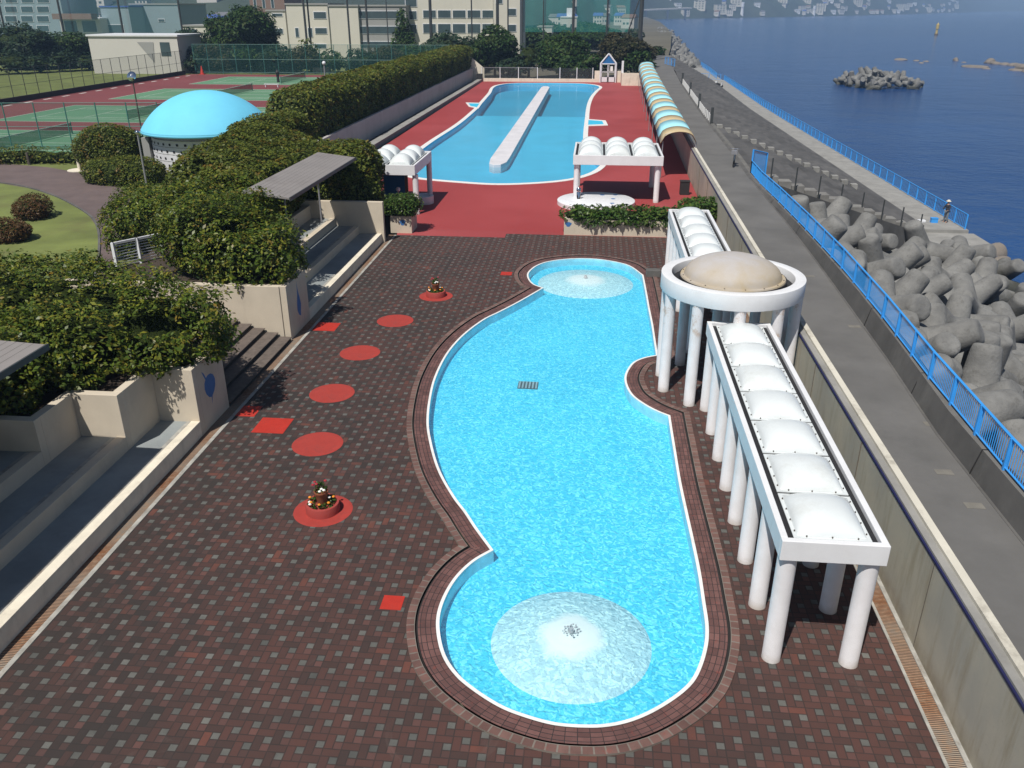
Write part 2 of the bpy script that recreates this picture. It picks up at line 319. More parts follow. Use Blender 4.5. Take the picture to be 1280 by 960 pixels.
# ------------------------------------------------------------------ mesh builder
class MB:
    def __init__(s): s.v=[]; s.f=[]; s.m=[]; s.uv={}
    def add(s,vs,fs,mi=0):
        o=len(s.v); s.v+= [tuple(p) for p in vs]
        for f in fs: s.f.append(tuple(o+i for i in f)); s.m.append(mi)
        return s
    def box(s,x0,x1,y0,y1,z0,z1,mi=0):
        return s.add([(x0,y0,z0),(x1,y0,z0),(x1,y1,z0),(x0,y1,z0),(x0,y0,z1),(x1,y0,z1),(x1,y1,z1),(x0,y1,z1)],
            [(0,3,2,1),(4,5,6,7),(0,1,5,4),(1,2,6,5),(2,3,7,6),(3,0,4,7)],mi)
    def obox(s,a,b,w,z0,z1,mi=0,z0b=None,z1b=None):
        """box along the ground line a->b, width w to both sides"""
        a=Vector((a[0],a[1])); b=Vector((b[0],b[1])); d=(b-a).normalized(); n=Vector((-d.y,d.x))*w/2
        z0b=z0 if z0b is None else z0b; z1b=z1 if z1b is None else z1b
        q=[a+n,a-n,b-n,b+n]; zz0=[z0,z0,z0b,z0b]; zz1=[z1,z1,z1b,z1b]
        vs=[(p.x,p.y,z) for p,z in zip(q,zz0)]+[(p.x,p.y,z) for p,z in zip(q,zz1)]
        return s.add(vs,[(0,3,2,1),(4,5,6,7),(0,1,5,4),(1,2,6,5),(2,3,7,6),(3,0,4,7)],mi)
    def prism(s,poly,z0,z1,mi=0,mtop=None):
        n=len(poly); vs=[(p[0],p[1],z0) for p in poly]+[(p[0],p[1],z1) for p in poly]
        s.add(vs,[tuple(range(n-1,-1,-1))]+[(i,(i+1)%n,n+(i+1)%n,n+i) for i in range(n)],mi)
        s.f.append(tuple(len(s.v)-n+i for i in range(n))); s.m.append(mi if mtop is None else mtop); return s
    def tube(s,a,b,r0,r1=None,n=12,mi=0,caps=True):
        a=Vector(a); b=Vector(b); r1=r0 if r1 is None else r1; d=(b-a).normalized()
        x=d.orthogonal().normalized(); y=d.cross(x)
        vs=[]
        for c,r in ((a,r0),(b,r1)):
            for k in range(n):
                t=2*math.pi*k/n; vs.append(c+x*math.cos(t)*r+y*math.sin(t)*r)
        fs=[(k,(k+1)%n,n+(k+1)%n,n+k) for k in range(n)]
        if caps: fs+=[tuple(range(n-1,-1,-1)),tuple(range(n,2*n))]
        return s.add(vs,fs,mi)
    def lathe(s,prof,c=(0,0,0),n=32,mi=0,axis=None,mis=None):
        """prof list of (r,z)"""
        vs=[];c=Vector(c)
        for r,z in prof:
            for k in range(n):
                t=2*math.pi*k/n; p=Vector((r*math.cos(t),r*math.sin(t),z))
                if axis is not None: p=axis@p
                vs.append(c+p)
        o=len(s.v); s.v+=[tuple(p) for p in vs]
        for i in range(len(prof)-1):
            for k in range(n):
                s.f.append((o+i*n+k,o+i*n+(k+1)%n,o+(i+1)*n+(k+1)%n,o+(i+1)*n+k)); s.m.append(mi if mis is None else mis[i])
        return s
    def sphere(s,c,r,mi=0,n=10,sc=(1,1,1)):
        prof=[(max(1e-4,math.sin(math.pi*i/(n//2+1))),-math.cos(math.pi*i/(n//2+1))) for i in range(n//2+2)]
        return s.lathe([(p*r,z*r) for p,z in prof],c,n,mi,Matrix.Diagonal(sc))
    def build(s,name,mats,parent=None,smooth=False,bevel=0,kind=None):
        me=bpy.data.meshes.new(name); me.from_pydata(s.v,[],s.f)
        if not isinstance(mats,(list,tuple)): mats=[mats]
        for q in mats: me.materials.append(q)
        me.polygons.foreach_set('material_index',s.m)
        if smooth: me.polygons.foreach_set('use_smooth',[True]*len(s.f))
        me.update()
        o=bpy.data.objects.new(name,me); col.objects.link(o)
        if parent is not None: o.parent=parent
        if bevel:
            b=o.modifiers.new('bevel','BEVEL'); b.width=bevel; b.segments=2; b.limit_method='ANGLE'; b.angle_limit=R(40)
        if smooth:
            e=o.modifiers.new('edges','EDGE_SPLIT'); e.split_angle=R(42)
        if kind: o['kind']=kind
        return o
def tag(o,label,cat,group=None,kind=None):
    o['label']=label; o['category']=cat
    if group: o['group']=group
    if kind: o['kind']=kind
    return o
def empty(name,loc=(0,0,0),label=None,cat=None,group=None,rz=0):
    o=bpy.data.objects.new(name,None); col.objects.link(o); o.location=loc; o.rotation_euler=(0,0,rz); o.empty_display_size=.2
    if label: tag(o,label,cat,group)
    return o
def struct(o): o['kind']='structure'; return o
def copy_tree(o,parent=None,loc=None,rz=None):
    c=o.copy(); col.objects.link(c); c.parent=parent
    if loc is not None: c.location=loc
    if rz is not None: c.rotation_euler=(0,0,rz)
    for ch in [q for q in bpy.data.objects if q.parent==o]: copy_tree(ch,c)
    return c
def sheet_with_holes(name,outer,holes,z,mat):
    bm=bmesh.new(); edges=[]
    for loop in [outer]+holes:
        vs=[bm.verts.new((p[0],p[1],z)) for p in loop]
        for i in range(len(vs)): edges.append(bm.edges.new((vs[i],vs[(i+1)%len(vs)])))
    bmesh.ops.triangle_fill(bm,use_beauty=True,use_dissolve=False,edges=edges)
    for f in bm.faces:
        f.normal_update()
        if f.normal.z<0: f.normal_flip()
    me=bpy.data.meshes.new(name); bm.to_mesh(me); bm.free(); me.materials.append(mat)
    o=bpy.data.objects.new(name,me); col.objects.link(o); return o
def ribbon(name,La,Lb,za,zb,mat,parent=None,closed=True,uscale=1.):
    """strip between two loops with running uv"""
    n=len(La); vs=[(p[0],p[1],za) for p in La]+[(p[0],p[1],zb) for p in Lb]
    m=n if closed else n-1
    fs=[(i,(i+1)%n,n+(i+1)%n,n+i) for i in range(m)]
    me=bpy.data.meshes.new(name); me.from_pydata(vs,[],fs); me.materials.append(mat)
    uv=me.uv_layers.new(name='UVMap'); s=[0]
    for i in range(m): s.append(s[-1]+(Vector(Lb[(i+1)%n][:2])-Vector(Lb[i][:2])).length)
    wd=[(Vector(Lb[i][:2])-Vector(La[i][:2])).length for i in range(n)]
    for i in range(m):
        j=(i+1)%n
        for li,(a,b) in zip(range(4*i,4*i+4),((s[i],0),(s[i+1],0),(s[i+1],wd[j]),(s[i],wd[i]))): uv.data[li].uv=(a*uscale,b)
    me.update(); bm=bmesh.new(); bm.from_mesh(me); 
    for f in bm.faces:
        f.normal_update()
        if abs(f.normal.z)>.1 and f.normal.z<0: f.normal_flip()
    bm.to_mesh(me); bm.free()
    o=bpy.data.objects.new(name,me); col.objects.link(o)
    if parent is not None: o.parent=parent
    return o
def catmull(P,k=6):
    P=[Vector((p[0],p[1])) for p in P]; out=[]
    Q=[P[0]*2-P[1]]+P+[P[-1]*2-P[-2]]
    for i in range(1,len(Q)-2):
        a,b,c,d=Q[i-1:i+3]
        for j in range(k):
            t=j/k; out.append(.5*((2*b)+(c-a)*t+(2*a-5*b+4*c-d)*t*t+(3*b-a-3*c+d)*t**3))
    out.append(P[-1]); return out
def seg_int(p,p2,q,q2):
    r=p2-p; s=q2-q; d=r.x*s.y-r.y*s.x
    if abs(d)<1e-12: return None
    t=((q-p).x*s.y-(q-p).y*s.x)/d; u=((q-p).x*r.y-(q-p).y*r.x)/d
    return t,u
class Outline:
    """closed outline made of smooth pieces meeting at corners; offset outwards"""
    def __init__(s,pieces,k=6):
        s.pc=[catmull(p,k) for p in pieces]
        a=0; L=s.loop(0)
        for i in range(len(L)): a+=L[i].x*L[(i+1)%len(L)].y-L[(i+1)%len(L)].x*L[i].y
        s.sgn=1 if a>0 else -1    # ccw -> outward is right of travel
    def off(s,piece,d):
        out=[]
        for i,p in enumerate(piece):
            t=(piece[min(i+1,len(piece)-1)]-piece[max(i-1,0)]).normalized(); n=Vector((t.y,-t.x))*s.sgn
            out.append(p+n*d)
        return out
    def loop(s,d,total=None):
        if d==0:
            L=[]
            for p in s.pc: L+=p[:-1]
            return L
        O=[s.off(p,d) for p in s.pc]; n=len(O)
        for i in range(n):
            A=O[i]; B=O[(i+1)%n]; hit=None
            for a in range(len(A)-1,max(-1,len(A)-26),-1):
                if a==0: break
                for b in range(0,min(25,len(B)-1)):
                    r=seg_int(A[a-1],A[a],B[b],B[b+1])
                    if r and 0<=r[0]<=1 and 0<=r[1]<=1: hit=(a,b,A[a-1]+(A[a]-A[a-1])*r[0]); break
                if hit: break
            if hit:
                a,b,X=hit; na=A[:a]+[X]; nb=[X]+B[b+1:]
                # keep point counts so ribbons stay matched
                na+= [X]*(len(A)-len(na)); nb=[X]*(len(B)-len(nb))+nb
                O[i]=na; O[(i+1)%n]=nb
            else:
                r=seg_int(A[-2],A[-1],B[0],B[1])
                if r and r[0]>0 and r[0]*(A[-1]-A[-2]).length<abs(d)*2.5+ (A[-1]-A[-2]).length:
                    X=A[-2]+(A[-1]-A[-2])*r[0]
                else: X=(A[-1]+B[0])/2
                A[-1]=X; B[0]=X
        L=[]
        for p in O: L+=p[:-1]
        return L
def dedupe(L,eps=1e-3):
    out=[]
    for p in L:
        if not out or (p-out[-1]).length>eps: out.append(p)
    while (out[0]-out[-1]).length<eps: out.pop()
    return out
# ================================================================== SETTING
# wall along the road follows x(y)
WALLX=[(6.95,-20),(6.95,16),(7.0,24),(7.08,36),(7.2,47.6),(7.4,65),(8.3,110),(9.2,148),(9.8,160)]
def wallx(y):
    for (xa,ya),(xb,yb) in zip(WALLX,WALLX[1:]):
        if y<=yb: return xa+(xb-xa)*(y-ya)/(yb-ya)
    return WALLX[-1][0]+(y-160)*.05
KERB=[(9.15,-20),(9.15,20),(9.4,24),(9.8,34),(10.05,44),(10.1,55),(10.5,66),(10.9,90),(12.2,130),(14,170),(17,210)]
def kerbx(y):
    for (xa,ya),(xb,yb) in zip(KERB,KERB[1:]):
        if y<=yb: return xa+(xb-xa)*(y-ya)/(yb-ya)
    return KERB[-1][0]
# --- kids pool outline (pixel trace on the deck plane)
p1=[(802.5,344),(785,332),(760,326),(735,323.5),(710,324),(687,327),(672,332),(662,340),(661,347),(667,355),(679.5,360)]
p2=[(679.5,360),(650,377),(625,390),(605,400),(580,419),(560,442),(545,472),(538,502),(536,530),(540,555),(547,580),(556,600),(570,623),(583,640),(597,661),(617,688)]
p3=[(617,688),(593,702),(573,721),(559,743),(550.5,767),(550,791),(557,819),(573,843),(597,863),(628,882),(659,894),(693,903),(727.5,906),(758,905),(789,898),(820,884),(851,863),(868,843),(879,812),(881.5,784),(877,750),(872,716),(865,681),(856,640),(848,602),(842,565),(838,540),(835,520)]
p4=[(835,520),(820,514),(805,506),(790,495),(782.5,483),(780.5,472),(784,462),(792,452.5),(805,447),(820,444)]
p5=[(820,444),(817,425),(814,405),(810,385),(806.5,365),(802.5,344)]
g2=lambda L,z=0:[gp(u,v,z).to_2d() for u,v in L]
KP=Outline([g2(q) for q in (p1,p2,p3,p4,p5)],5)
lp={d:KP.loop(d) for d in (0,.075,.46,.52,.70)}
WZ=-.065
# --- main pool outline
m1=[(685,104),(720,104.5),(740,106),(749,109),(744,114),(738,121),(734,130),(732,140),(731,150),(729.5,162),(729,175),(733,187),(741,196),(750,203),(748,209),(735,217),(710,224),(672,228),(622,229.7),(575,227),(530,223),(512,219),(504,212),(507,203),(520,193),(543,176),(575,155),(596,137),(603,129),(609,122),(614,116),(617,110),(624,106.5),(642,104.3),(685,104)]
Lm=catmull(g2(m1),4)[:-1]
MP=Outline([catmull(g2(m1),1)],4)
def simple_off(L,d):
    n=len(L); a=sum(L[i].x*L[(i+1)%n].y-L[(i+1)%n].x*L[i].y for i in range(n)); s=1 if a>0 else -1; out=[]
    for i,p in enumerate(L):
        t=(L[(i+1)%n]-L[i-1]).normalized(); out.append(p+Vector((t.y,-t.x))*s*d)
    return out
BY=46.5   # brick / red paint boundary
XL=-11.2
# brick deck
outer=[(XL,-12),(6.5,-12),(6.5,BY+.9),(-4.9,BY+.9),(-4.9,BY),(XL,BY)]
o=sheet_with_holes('brick_deck',outer,[dedupe(lp[.70])],0,M['pavers']); struct(o)
# red deck
m_out=simple_off(Lm,.55)
outer=[(XL,BY),(-4.9,BY),(-4.9,BY+.9),(6.5,BY+.9),(wallx(65)-.0,BY+.9),(7.4,65),(8.3,110),(9.2,148),(9.2,152.5),(-22.3,157),(-20.3,152),(-20,86),(-19.5,60),(-11.0,57.5)]
outer=[(XL,BY),(-4.9,BY),(-4.9,BY+.9),(7.2,BY+.9),(7.4,65),(8.3,110),(9.2,148),(9.6,157),(-20.6,157),(-20.3,152),(-20,86),(-20,56),(XL-1.5,56)]
o=sheet_with_holes('red_deck',outer,[dedupe(simple_off(Lm,.5))],0,M['reddeck']); struct(o)
# base ground under everything on land (stays below pools)
land=[(-4000,-60),(9.0,-60),(9.0,20),(9.8,44),(10.0,66),(12,130),(14,170),(17,230),(24,300),(38,470),(52,700),(66,1000),(80,1600),(80,9000),(-9000,9000),(-9000,-60)]
o=MB().add([(x,y,-1.6) for x,y in land],[tuple(range(len(land)))]).build('ground',M['land'])
struct(o)
o=MB().add([(x,y,-6.0) for x,y in [(-300,-400),(9000,-400),(9000,9000),(-300,9000)]],[(0,1,2,3)]).build('sea',M['sea']); struct(o)
# park level ground (raised) left of the pool area
park=[(-400,-60),(-19.6,-60),(-19.6,31.5),(-22.5,45),(-22.5,158),(-22.5,330),(-400,330)]
o=MB().add([(x,y,.55) for x,y in park],[tuple(range(len(park)))]).build('park_ground',M['lawn']); struct(o)
far=[(-22.5,158.6),(14,158.6),(16,210),(24,300),(40,500),(-22.5,500)]
o=MB().add([(x,y,-.05) for x,y in far],[tuple(range(len(far)))]).build('far_ground',M['land']); struct(o)
# ------------------------------------------------------------------ kids' pool
kp=empty('wading_pool',(0,12,0),'guitar-shaped shallow bright blue wading pool with two round white fountain mounds','pool')
def ksub(L): return [p-Vector((0,12)) for p in L]
K={d:ksub(lp[d]) for d in lp}
ribbon('pool_rim',K[0],K[.075],.012,.012,M['rim'],kp)
ribbon('rim_face',K[0],K[0],-.40,.012,simple('pool_wall_paint',(.33,.66,.76),.6),kp)
ribbon('coping_bricks',K[.075],K[.46],.004,.02,M['coping'],kp)
ribbon('drain_slot',K[.46],K[.52],-.03,-.03,M['slot'],kp)
ribbon('slot_wall',K[.52],K[.52],-.03,.045,M['slot'],kp)
ribbon('curb',K[.52],K[.70],.045,.045,M['curb_brick'],kp)
ribbon('curb_face',K[.70],K[.70],0,.045,M['curb_brick'],kp)
c_near=gp(714,792,-.1).to_2d(); c_far=gp(732,348,-.1).to_2d()
cn=(c_near.x,c_near.y-12); cf=(c_far.x,c_far.y-12)
fl=dedupe(K[0])
cyan=mat_ripplefloor('cyan_pool_paint_glitter',(.030,.52,.76),(.045,.58,.81),[(cn[0],cn[1],.6),(cf[0],cf[1],.3)],scale=11,strength=.55)
whitefl=mat_ripplefloor('white_mound_paint_glitter',(.40,.60,.66),(.48,.66,.70),[(cn[0],cn[1],.9),(cf[0],cf[1],.5)],scale=11,strength=.55)
paleblue=mat_ripplefloor('pale_blue_mound_paint_glitter',(.30,.56,.66),(.38,.62,.70),[(cn[0],cn[1],1.),(cf[0],cf[1],.5)],scale=11,strength=.55)
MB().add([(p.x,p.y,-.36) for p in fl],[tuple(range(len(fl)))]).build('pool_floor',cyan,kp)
def mat_mound():
    m=mat_ripplefloor('mound_paint_glitter',(.40,.60,.68),(.46,.66,.72),[(cn[0],cn[1],.22),(cf[0],cf[1],.12)],scale=11,strength=.5)
    t=m.node_tree; p=[n for n in t.nodes if n.type=='BSDF_PRINCIPLED'][0]; src=p.inputs['Base Color'].links[0].from_socket
    class Q(NM):
        def __init__(s): s.m=m; s.t=t; s.co=[n for n in t.nodes if n.type=='TEX_COORD'][0].outputs['Object']
    q=Q(); nz=q.ma('MULTIPLY',q.ma('SUBTRACT',q.noise(2.2,4,.6),.5),.5); f=None
    for (cx,cy,rr) in ((cn[0],cn[1],1.72),(cf[0],cf[1],2.35)):
        sx=q.n('ShaderNodeSeparateXYZ'); q.l(q.co,sx.inputs[0])
        dx=q.ma('SUBTRACT',sx.outputs[0],cx); dy=q.ma('SUBTRACT',sx.outputs[1],cy); d=q.ma('SQRT',q.ma('ADD',q.ma('MULTIPLY',dx,dx),q.ma('MULTIPLY',dy,dy)))
        g_=q.ramp(q.ma('ADD',d,nz),rr*.30,rr*.46,1.,0.); f=g_ if f is None else q.ma('MAXIMUM',f,g_)
    q.l(q.mix(f,src,(.74,.76,.77)),p.inputs['Base Color'])
    b=[n for n in t.nodes if n.type=='BUMP'][0]; q.l(q.ma('MULTIPLY',q.ma('SUBTRACT',1.05,f),.5),b.inputs['Strength'])
    return m
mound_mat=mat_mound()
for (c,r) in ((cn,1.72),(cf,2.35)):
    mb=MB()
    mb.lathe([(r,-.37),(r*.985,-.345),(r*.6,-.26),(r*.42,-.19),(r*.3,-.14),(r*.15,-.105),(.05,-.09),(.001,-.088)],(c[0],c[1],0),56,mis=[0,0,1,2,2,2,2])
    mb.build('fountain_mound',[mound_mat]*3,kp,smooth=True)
nozzle=MB()
nz=MB()
for k in range(26):
    a=k*2.4; rr=.03+.012*k**.8
    nz.sphere((cn[0]+rr*math.cos(a),cn[1]+rr*math.sin(a),-.02+rnd.random()*.16*(1-k/30)),.018+.01*rnd.random(),n=5)
nz.tube((cn[0],cn[1],-.05),(cn[0],cn[1],.04),.06,.05)
nz.build('fountain_jet',simple('water_splash',(.35,.42,.47),.1),kp)
MB().tube((cf[0],cf[1],-.06),(cf[0],cf[1],.05),.10,.06).build('fountain_jet',simple('fountain_cap',(.45,.48,.5),.2),kp)
wk=mat_water('wading_pool_water',(.86,.97,1.0),5.5,.55,[(cn[0],cn[1],.22),(cf[0],cf[1],.12)],rough=.05,dens=.05)
MB().add([(p.x,p.y,WZ) for p in fl],[tuple(range(len(fl)))]).build('water',wk,kp)
g=gp(660,482,-.36)
mb=MB(); mb.box(g.x-.36,g.x+.36,g.y-12-.3,g.y-12+.3,-.36,-.335)
for k in range(6): mb.box(g.x-.33+k*.12,g.x-.27+k*.12,g.y-12-.28,g.y-12+.28,-.335,-.32,1)
mb.build('drain_grate',[simple('grate_dark',(.05,.07,.08),.6),simple('grate_bar',(.30,.38,.42),.6)],kp)
# ------------------------------------------------------------------ main pool
mp=empty('swimming_pool',(-8,62,0),'large calm blue lagoon-shaped swimming pool with white edge on red deck','pool')
def msub(L): return [p-Vector((-8,62)) for p in L]
A=msub(Lm); B=msub(simple_off(Lm,.5))
ribbon('pool_rim',A,B,.03,.03,M['rim'],mp); ribbon('rim_edge',B,B,0,.03,M['rim'],mp)
mcy=simple('main_pool_paint',(.045,.48,.72),.6,.1,.25,.1,dirt=((.04,.42,.64),.5),fine=3)
mcy2=simple('deep_pool_paint',(.025,.34,.54),.6,.1,.1,.1,fine=3)
ribbon('rim_face',A,A,-1.2,.03,mcy,mp)
# floor: shallow near end, deeper darker far end
fy=110-62
def clip(poly,y,above):
    out=[]; n=len(poly)
    for i in range(n):
        a=poly[i]; b=poly[(i+1)%n]; ia=(a.y>y)==above; ib=(b.y>y)==above
        if ia: out.append(a)
        if ia!=ib: t=(y-a.y)/(b.y-a.y); out.append(a+(b-a)*t)
    return out
nf=clip(A,fy,False); ff=clip(A,fy,True)
mb=MB(); mb.add([(p.x,p.y,-.6) for p in nf],[tuple(range(len(nf)))],0); mb.add([(p.x,p.y,-1.2) for p in ff],[tuple(range(len(ff)))],1)
mb.add([(-14,fy,-1.2),(12,fy,-1.2),(12,fy,-.6),(-14,fy,-.6)],[(0,1,2,3)],1)
mb.build('pool_floor',[mcy,mcy2],mp)
MB().add([(p.x,p.y,-.12) for p in A],[tuple(range(len(A)))]).build('water',mat_water('pool_water',(.86,.97,1.0),1.3,.35,rough=.12,dens=.06,ior=1.33,refl=.22),mp)
isl=[(676.5,109),(679,107.8),(685,107.8),(687,109),(637,197),(633,202.5),(626,205.5),(617,206),(611.5,204),(613,198)]
ip=[p-Vector((-8,62)) for p in g2(isl,.12)]
MB().prism(ip,-.9,.12).build('island_walkway',simple('island_white',(.62,.61,.64),.7,.12,.6,.1,dirt=((.42,.39,.36),.5)),mp,bevel=.03)
for (pts) in ([(731,149),(757,151),(760,157),(730,158)],[(603,129),(582,128.5),(586,133.5),(598,136)]):
    q=[p-Vector((-8,62)) for p in g2(pts)]
    c=sum(q,Vector((0,0)))/4
    MB().prism([c+(p-c)*1.0 for p in q],0.0,.05).build('step_rim',M['rim'],mp)
    MB().prism([c+(p-c)*.66 for p in q],.051,.056).build('step_recess',mcy,mp)
# ------------------------------------------------------------------ drains, road wall, road
t=empty('drain_channel',(XL,0,0),'rusty grated drain with pale edge running along the left seating wall','drain')
mb=MB(); mb.box(-.12,0,-12,BY,-.05,.012); mb.build('edge_strip',M['gutter_white'],t)
mb=MB(); mb.box(-.45,-.12,-12,BY,-.05,.003); mb.build('grate',M['grate'],t)
t=empty('drain_channel',(6.5,0,0),'rusty grated drain with pale edge along the foot of the road wall','drain')
MB().box(0,.06,-12,BY+.9,-.05,.012).build('edge_strip',M['gutter_white'],t)
MB().box(.06,.36,-12,BY+.9,-.05,.004).build('grate',M['grate'],t)
MB().box(.36,.62,-12,BY+.9,-.05,.03).build('concrete_edge',M['gutter_white'],t)
ys=[-20,-10,0,5,10,15,20,25,30,36,42,47.6,56,65,80,95,110,130,148,160]
t=empty('road_wall',(6.95,10,0),'tall cream concrete wall between the pool deck and the grey road','wall')
def strip(f0,f1,z0,z1,mat,name,parent,ys=ys,off=(6.95,10),kind=None,z1b=None):
    mb=MB(); vs=[];fs=[]
    for y in ys:
        a,b=f0(y),f1(y); zz=z1(y) if callable(z1) else z1; zb=zz if z1b is None else (z1b(y) if callable(z1b) else z1b)
        vs+=[(a-off[0],y-off[1],z0),(b-off[0],y-off[1],z0),(b-off[0],y-off[1],zb),(a-off[0],y-off[1],zz)]
    n=len(ys)
    for i in range(n-1):
        o=4*i
        for k in range(4): fs.append((o+k,o+(k+1)%4,o+4+(k+1)%4,o+4+k))
    fs+=[(3,2,1,0),(4*n-4,4*n-3,4*n-2,4*n-1)]
    mb.add(vs,fs); o=mb.build(name,mat,parent); 
    bm=bmesh.new(); bm.from_mesh(o.data); bmesh.ops.recalc_face_normals(bm,faces=bm.faces); bm.to_mesh(o.data); bm.free(); return o
def mat_wall():
    m=NM('aged_cream_wall'); st=m.noise(2.4,6,.7,m.scalevec((1,1,.12))); b=m.noise(.5,5,.65); sp=m.noise(14,4,.7)
    c=m.mix(m.ramp(b,.35,.65),(.47,.44,.35),(.37,.36,.31)); c=m.mix(m.ramp(st,.50,.70,0,.55),c,(.25,.21,.13))
    c=m.mix(m.ramp(sp,.62,.75,0,.5),c,(.16,.14,.10)); sx=m.n('ShaderNodeSeparateXYZ'); m.l(m.co,sx.inputs[0])
    c=m.mix(m.ma('MULTIPLY',m.ramp(sx.outputs[2],0,.5,1,0),m.ramp(b,.4,.6,.2,.9)),c,(.20,.16,.10))
    return m.end(m.prin(c,.85,m.bump(sp,.25,.01)))
wallmat=mat_wall()
strip(lambda y:wallx(y),lambda y:wallx(y)+.34,-.3,2.16,wallmat,'wall_body',t)
strip(lambda y:wallx(y)-.012,lambda y:wallx(y)+.03,2.12,2.17,simple('dark_blue_joint',(.012,.014,.07),.6),'joint_strip',t)
strip(lambda y:wallx(y)+.03,lambda y:wallx(y)+.20,2.1,2.22,M['concrete'],'grey_coping',t)
strip(lambda y:wallx(y)+.20,lambda y:wallx(y)+.37,2.1,2.29,simple('pale_lichen_coping',(.58,.55,.47),.9,.1,1,.3,dirt=((.16,.14,.11),.9)),'white_coping',t)
mb=MB()
for y in range(-3,60,5):
    x=wallx(y); mb.box(x-6.95-.003,x-6.95+.02,y+2-10,y+2.03-10,0,2.1)
mb.build('wall_joints',simple('joint_dark',(.16,.14,.11),.9),t)
rs=strip(lambda y:wallx(y)+.3,lambda y:kerbx(y)+.1,-1.,1.95,M['asphalt'],'road',None,ys=ys+[175,190,210],off=(0,0)); struct(rs)
# parapet of the sea side
t=empty('sea_parapet',(9.2,10,1.9),'dark weathered concrete parapet sloping up from the road on the sea side','parapet')
PW=lambda y: .12
PZ=lambda y: 2.62 if y<30 else (2.62-(y-30)*.024 if y<55 else 2.05)
strip(lambda y:kerbx(y)-.05,lambda y:kerbx(y)+PW(y),-6,lambda y:1.96,M['concrete_dark'],'foot_kerb',t,ys=[y for y in ys if y<131],off=(9.2,10)).location=(0,0,-1.9)
strip(lambda y:kerbx(y)+.02,lambda y:kerbx(y)+PW(y)+.03,-6,lambda y:1.97,M['concrete_dark'],'sloped_face',t,ys=[y for y in ys if y<131],off=(9.2,10),z1b=PZ).location=(0,0,-1.9)
strip(lambda y:kerbx(y)+PW(y)+.03,lambda y:kerbx(y)+PW(y)+.30,-6,PZ,simple('parapet_top',(.14,.135,.125),.9,.3,1,.3,dirt=((.07,.068,.065),.6)),'parapet_cap',t,ys=[y for y in ys if y<131],off=(9.2,10)).location=(0,0,-1.9)
mb=MB()
for (u,v) in ((1165,530),(1218,632),(1068,408),(1012,345),(1180,590)):
    g=gp(u,v,1.955); mb.box(g.x-.2,g.x+.2,g.y-.12,g.y+.12,1.952,1.957)
o=mb.build('road_patches',simple('pale_concrete_patch',(.17,.16,.14),.9,.2,3,.2)); struct(o)
# quay: stepped dark slope, light lower strip
xq=lambda y: 26.0 if y<150 else 26+(y-150)*.02
mb=MB(); N=14
ysq=[57,75,95,120,150,180,215]
for k in range(N):
    f0=k/N; f1=(k+1)/N
    for ya,yb in zip(ysq,ysq[1:]):
        def X(f,y): 
            x0=kerbx(y)+.38; return x0+(xq(y)-x0)*f
        z=1.75-(f0+.5/N)*5.45
        sa=ya+(10*f0 if ya==57 else 0); sb=ya+(10*f1 if ya==57 else 0)
        z0=z-.0
        mb.add([(X(f0,sa),sa,z0),(X(f1,sb),sb,z0),(X(f1,yb),yb,z0),(X(f0,yb),yb,z0),
                (X(f1,sb),sb,z0-5.45/N),(X(f1,yb),yb,z0-5.45/N)],[(0,1,2,3),(1,4,5,2)])
    ya=57; mb.add([(X(f0,57+10*f0),57+10*f0,z0),(X(f0,57+10*f0),57+10*f0,-6.5),(X(f1,57+10*f1),57+10*f1,-6.5),(X(f1,57+10*f1),57+10*f1,z0)],[(0,1,2,3)])
o=mb.build('quay_slope',simple('dark_stepped_concrete',(.082,.080,.080),.9,.45,.25,.3,dirt=((.15,.145,.14),.75))); struct(o)
strip(lambda y:xq(y)-.1,lambda y:xq(y)+3.2,-6.6,-3.7,M['concrete'],'quay_walkway',None,ys=[66.5,80,95,120,150,180,215],off=(0,0))
struct(bpy.data.objects['quay_walkway'])
strip(lambda y:25.0,lambda y:29.6,-6.6,-3.95,M['concrete'],'quay_end_block',None,ys=[62.8,66.5],off=(0,0)); struct(bpy.data.objects['quay_end_block'])
strip(lambda y:xq(y)-6,lambda y:xq(y)+3,-6.6,-3.9,M['concrete'],'far_quay_walkway',None,ys=[215.2,270],off=(0,0)); struct(bpy.data.objects['far_quay_walkway'])
strip(lambda y:14.5,lambda y:xq(y)-6,-6.6,lambda y:1.6,M['concrete_dark'],'far_quay_slope',None,ys=[215.2,262],off=(0,0),z1b=-3.8); struct(bpy.data.objects['far_quay_slope'])
# stairs descending beside the slope
def quay_stair(y0,dy,label,n=13,x0=11.3,x1=25.0):
    mb=MB()
    for k in range(n):
        f=k/n; x=x0+(x1-x0)*f; xb=x0+(x1-x0)*(k+.8)/n; y=y0+dy*f; z=1.9-f*5.5
        mb.box(x,xb,y-.5,y+.5,-6,z)
    return tag(mb.build('quay_staircase',simple('stair_concrete',(.19,.185,.175),.9,.3,1,.3)),label,'stairs')
quay_stair(57.0,9.5,'concrete staircase going down to the quay beside the tetrapods')
mb=MB()
for k in range(16):
    f=k/16; x=11.6+12*f; y=84-7.5*f; z=1.75-(x-11.2)/15*5.45+.25
    mb.box(x,x+.55,y-.32,y+.32,z-.5,z)
tag(mb.build('quay_steps',simple('pale_step_concrete',(.27,.265,.25),.9,.3,1,.3)),'row of small pale concrete steps crossing the dark quay slope','steps')
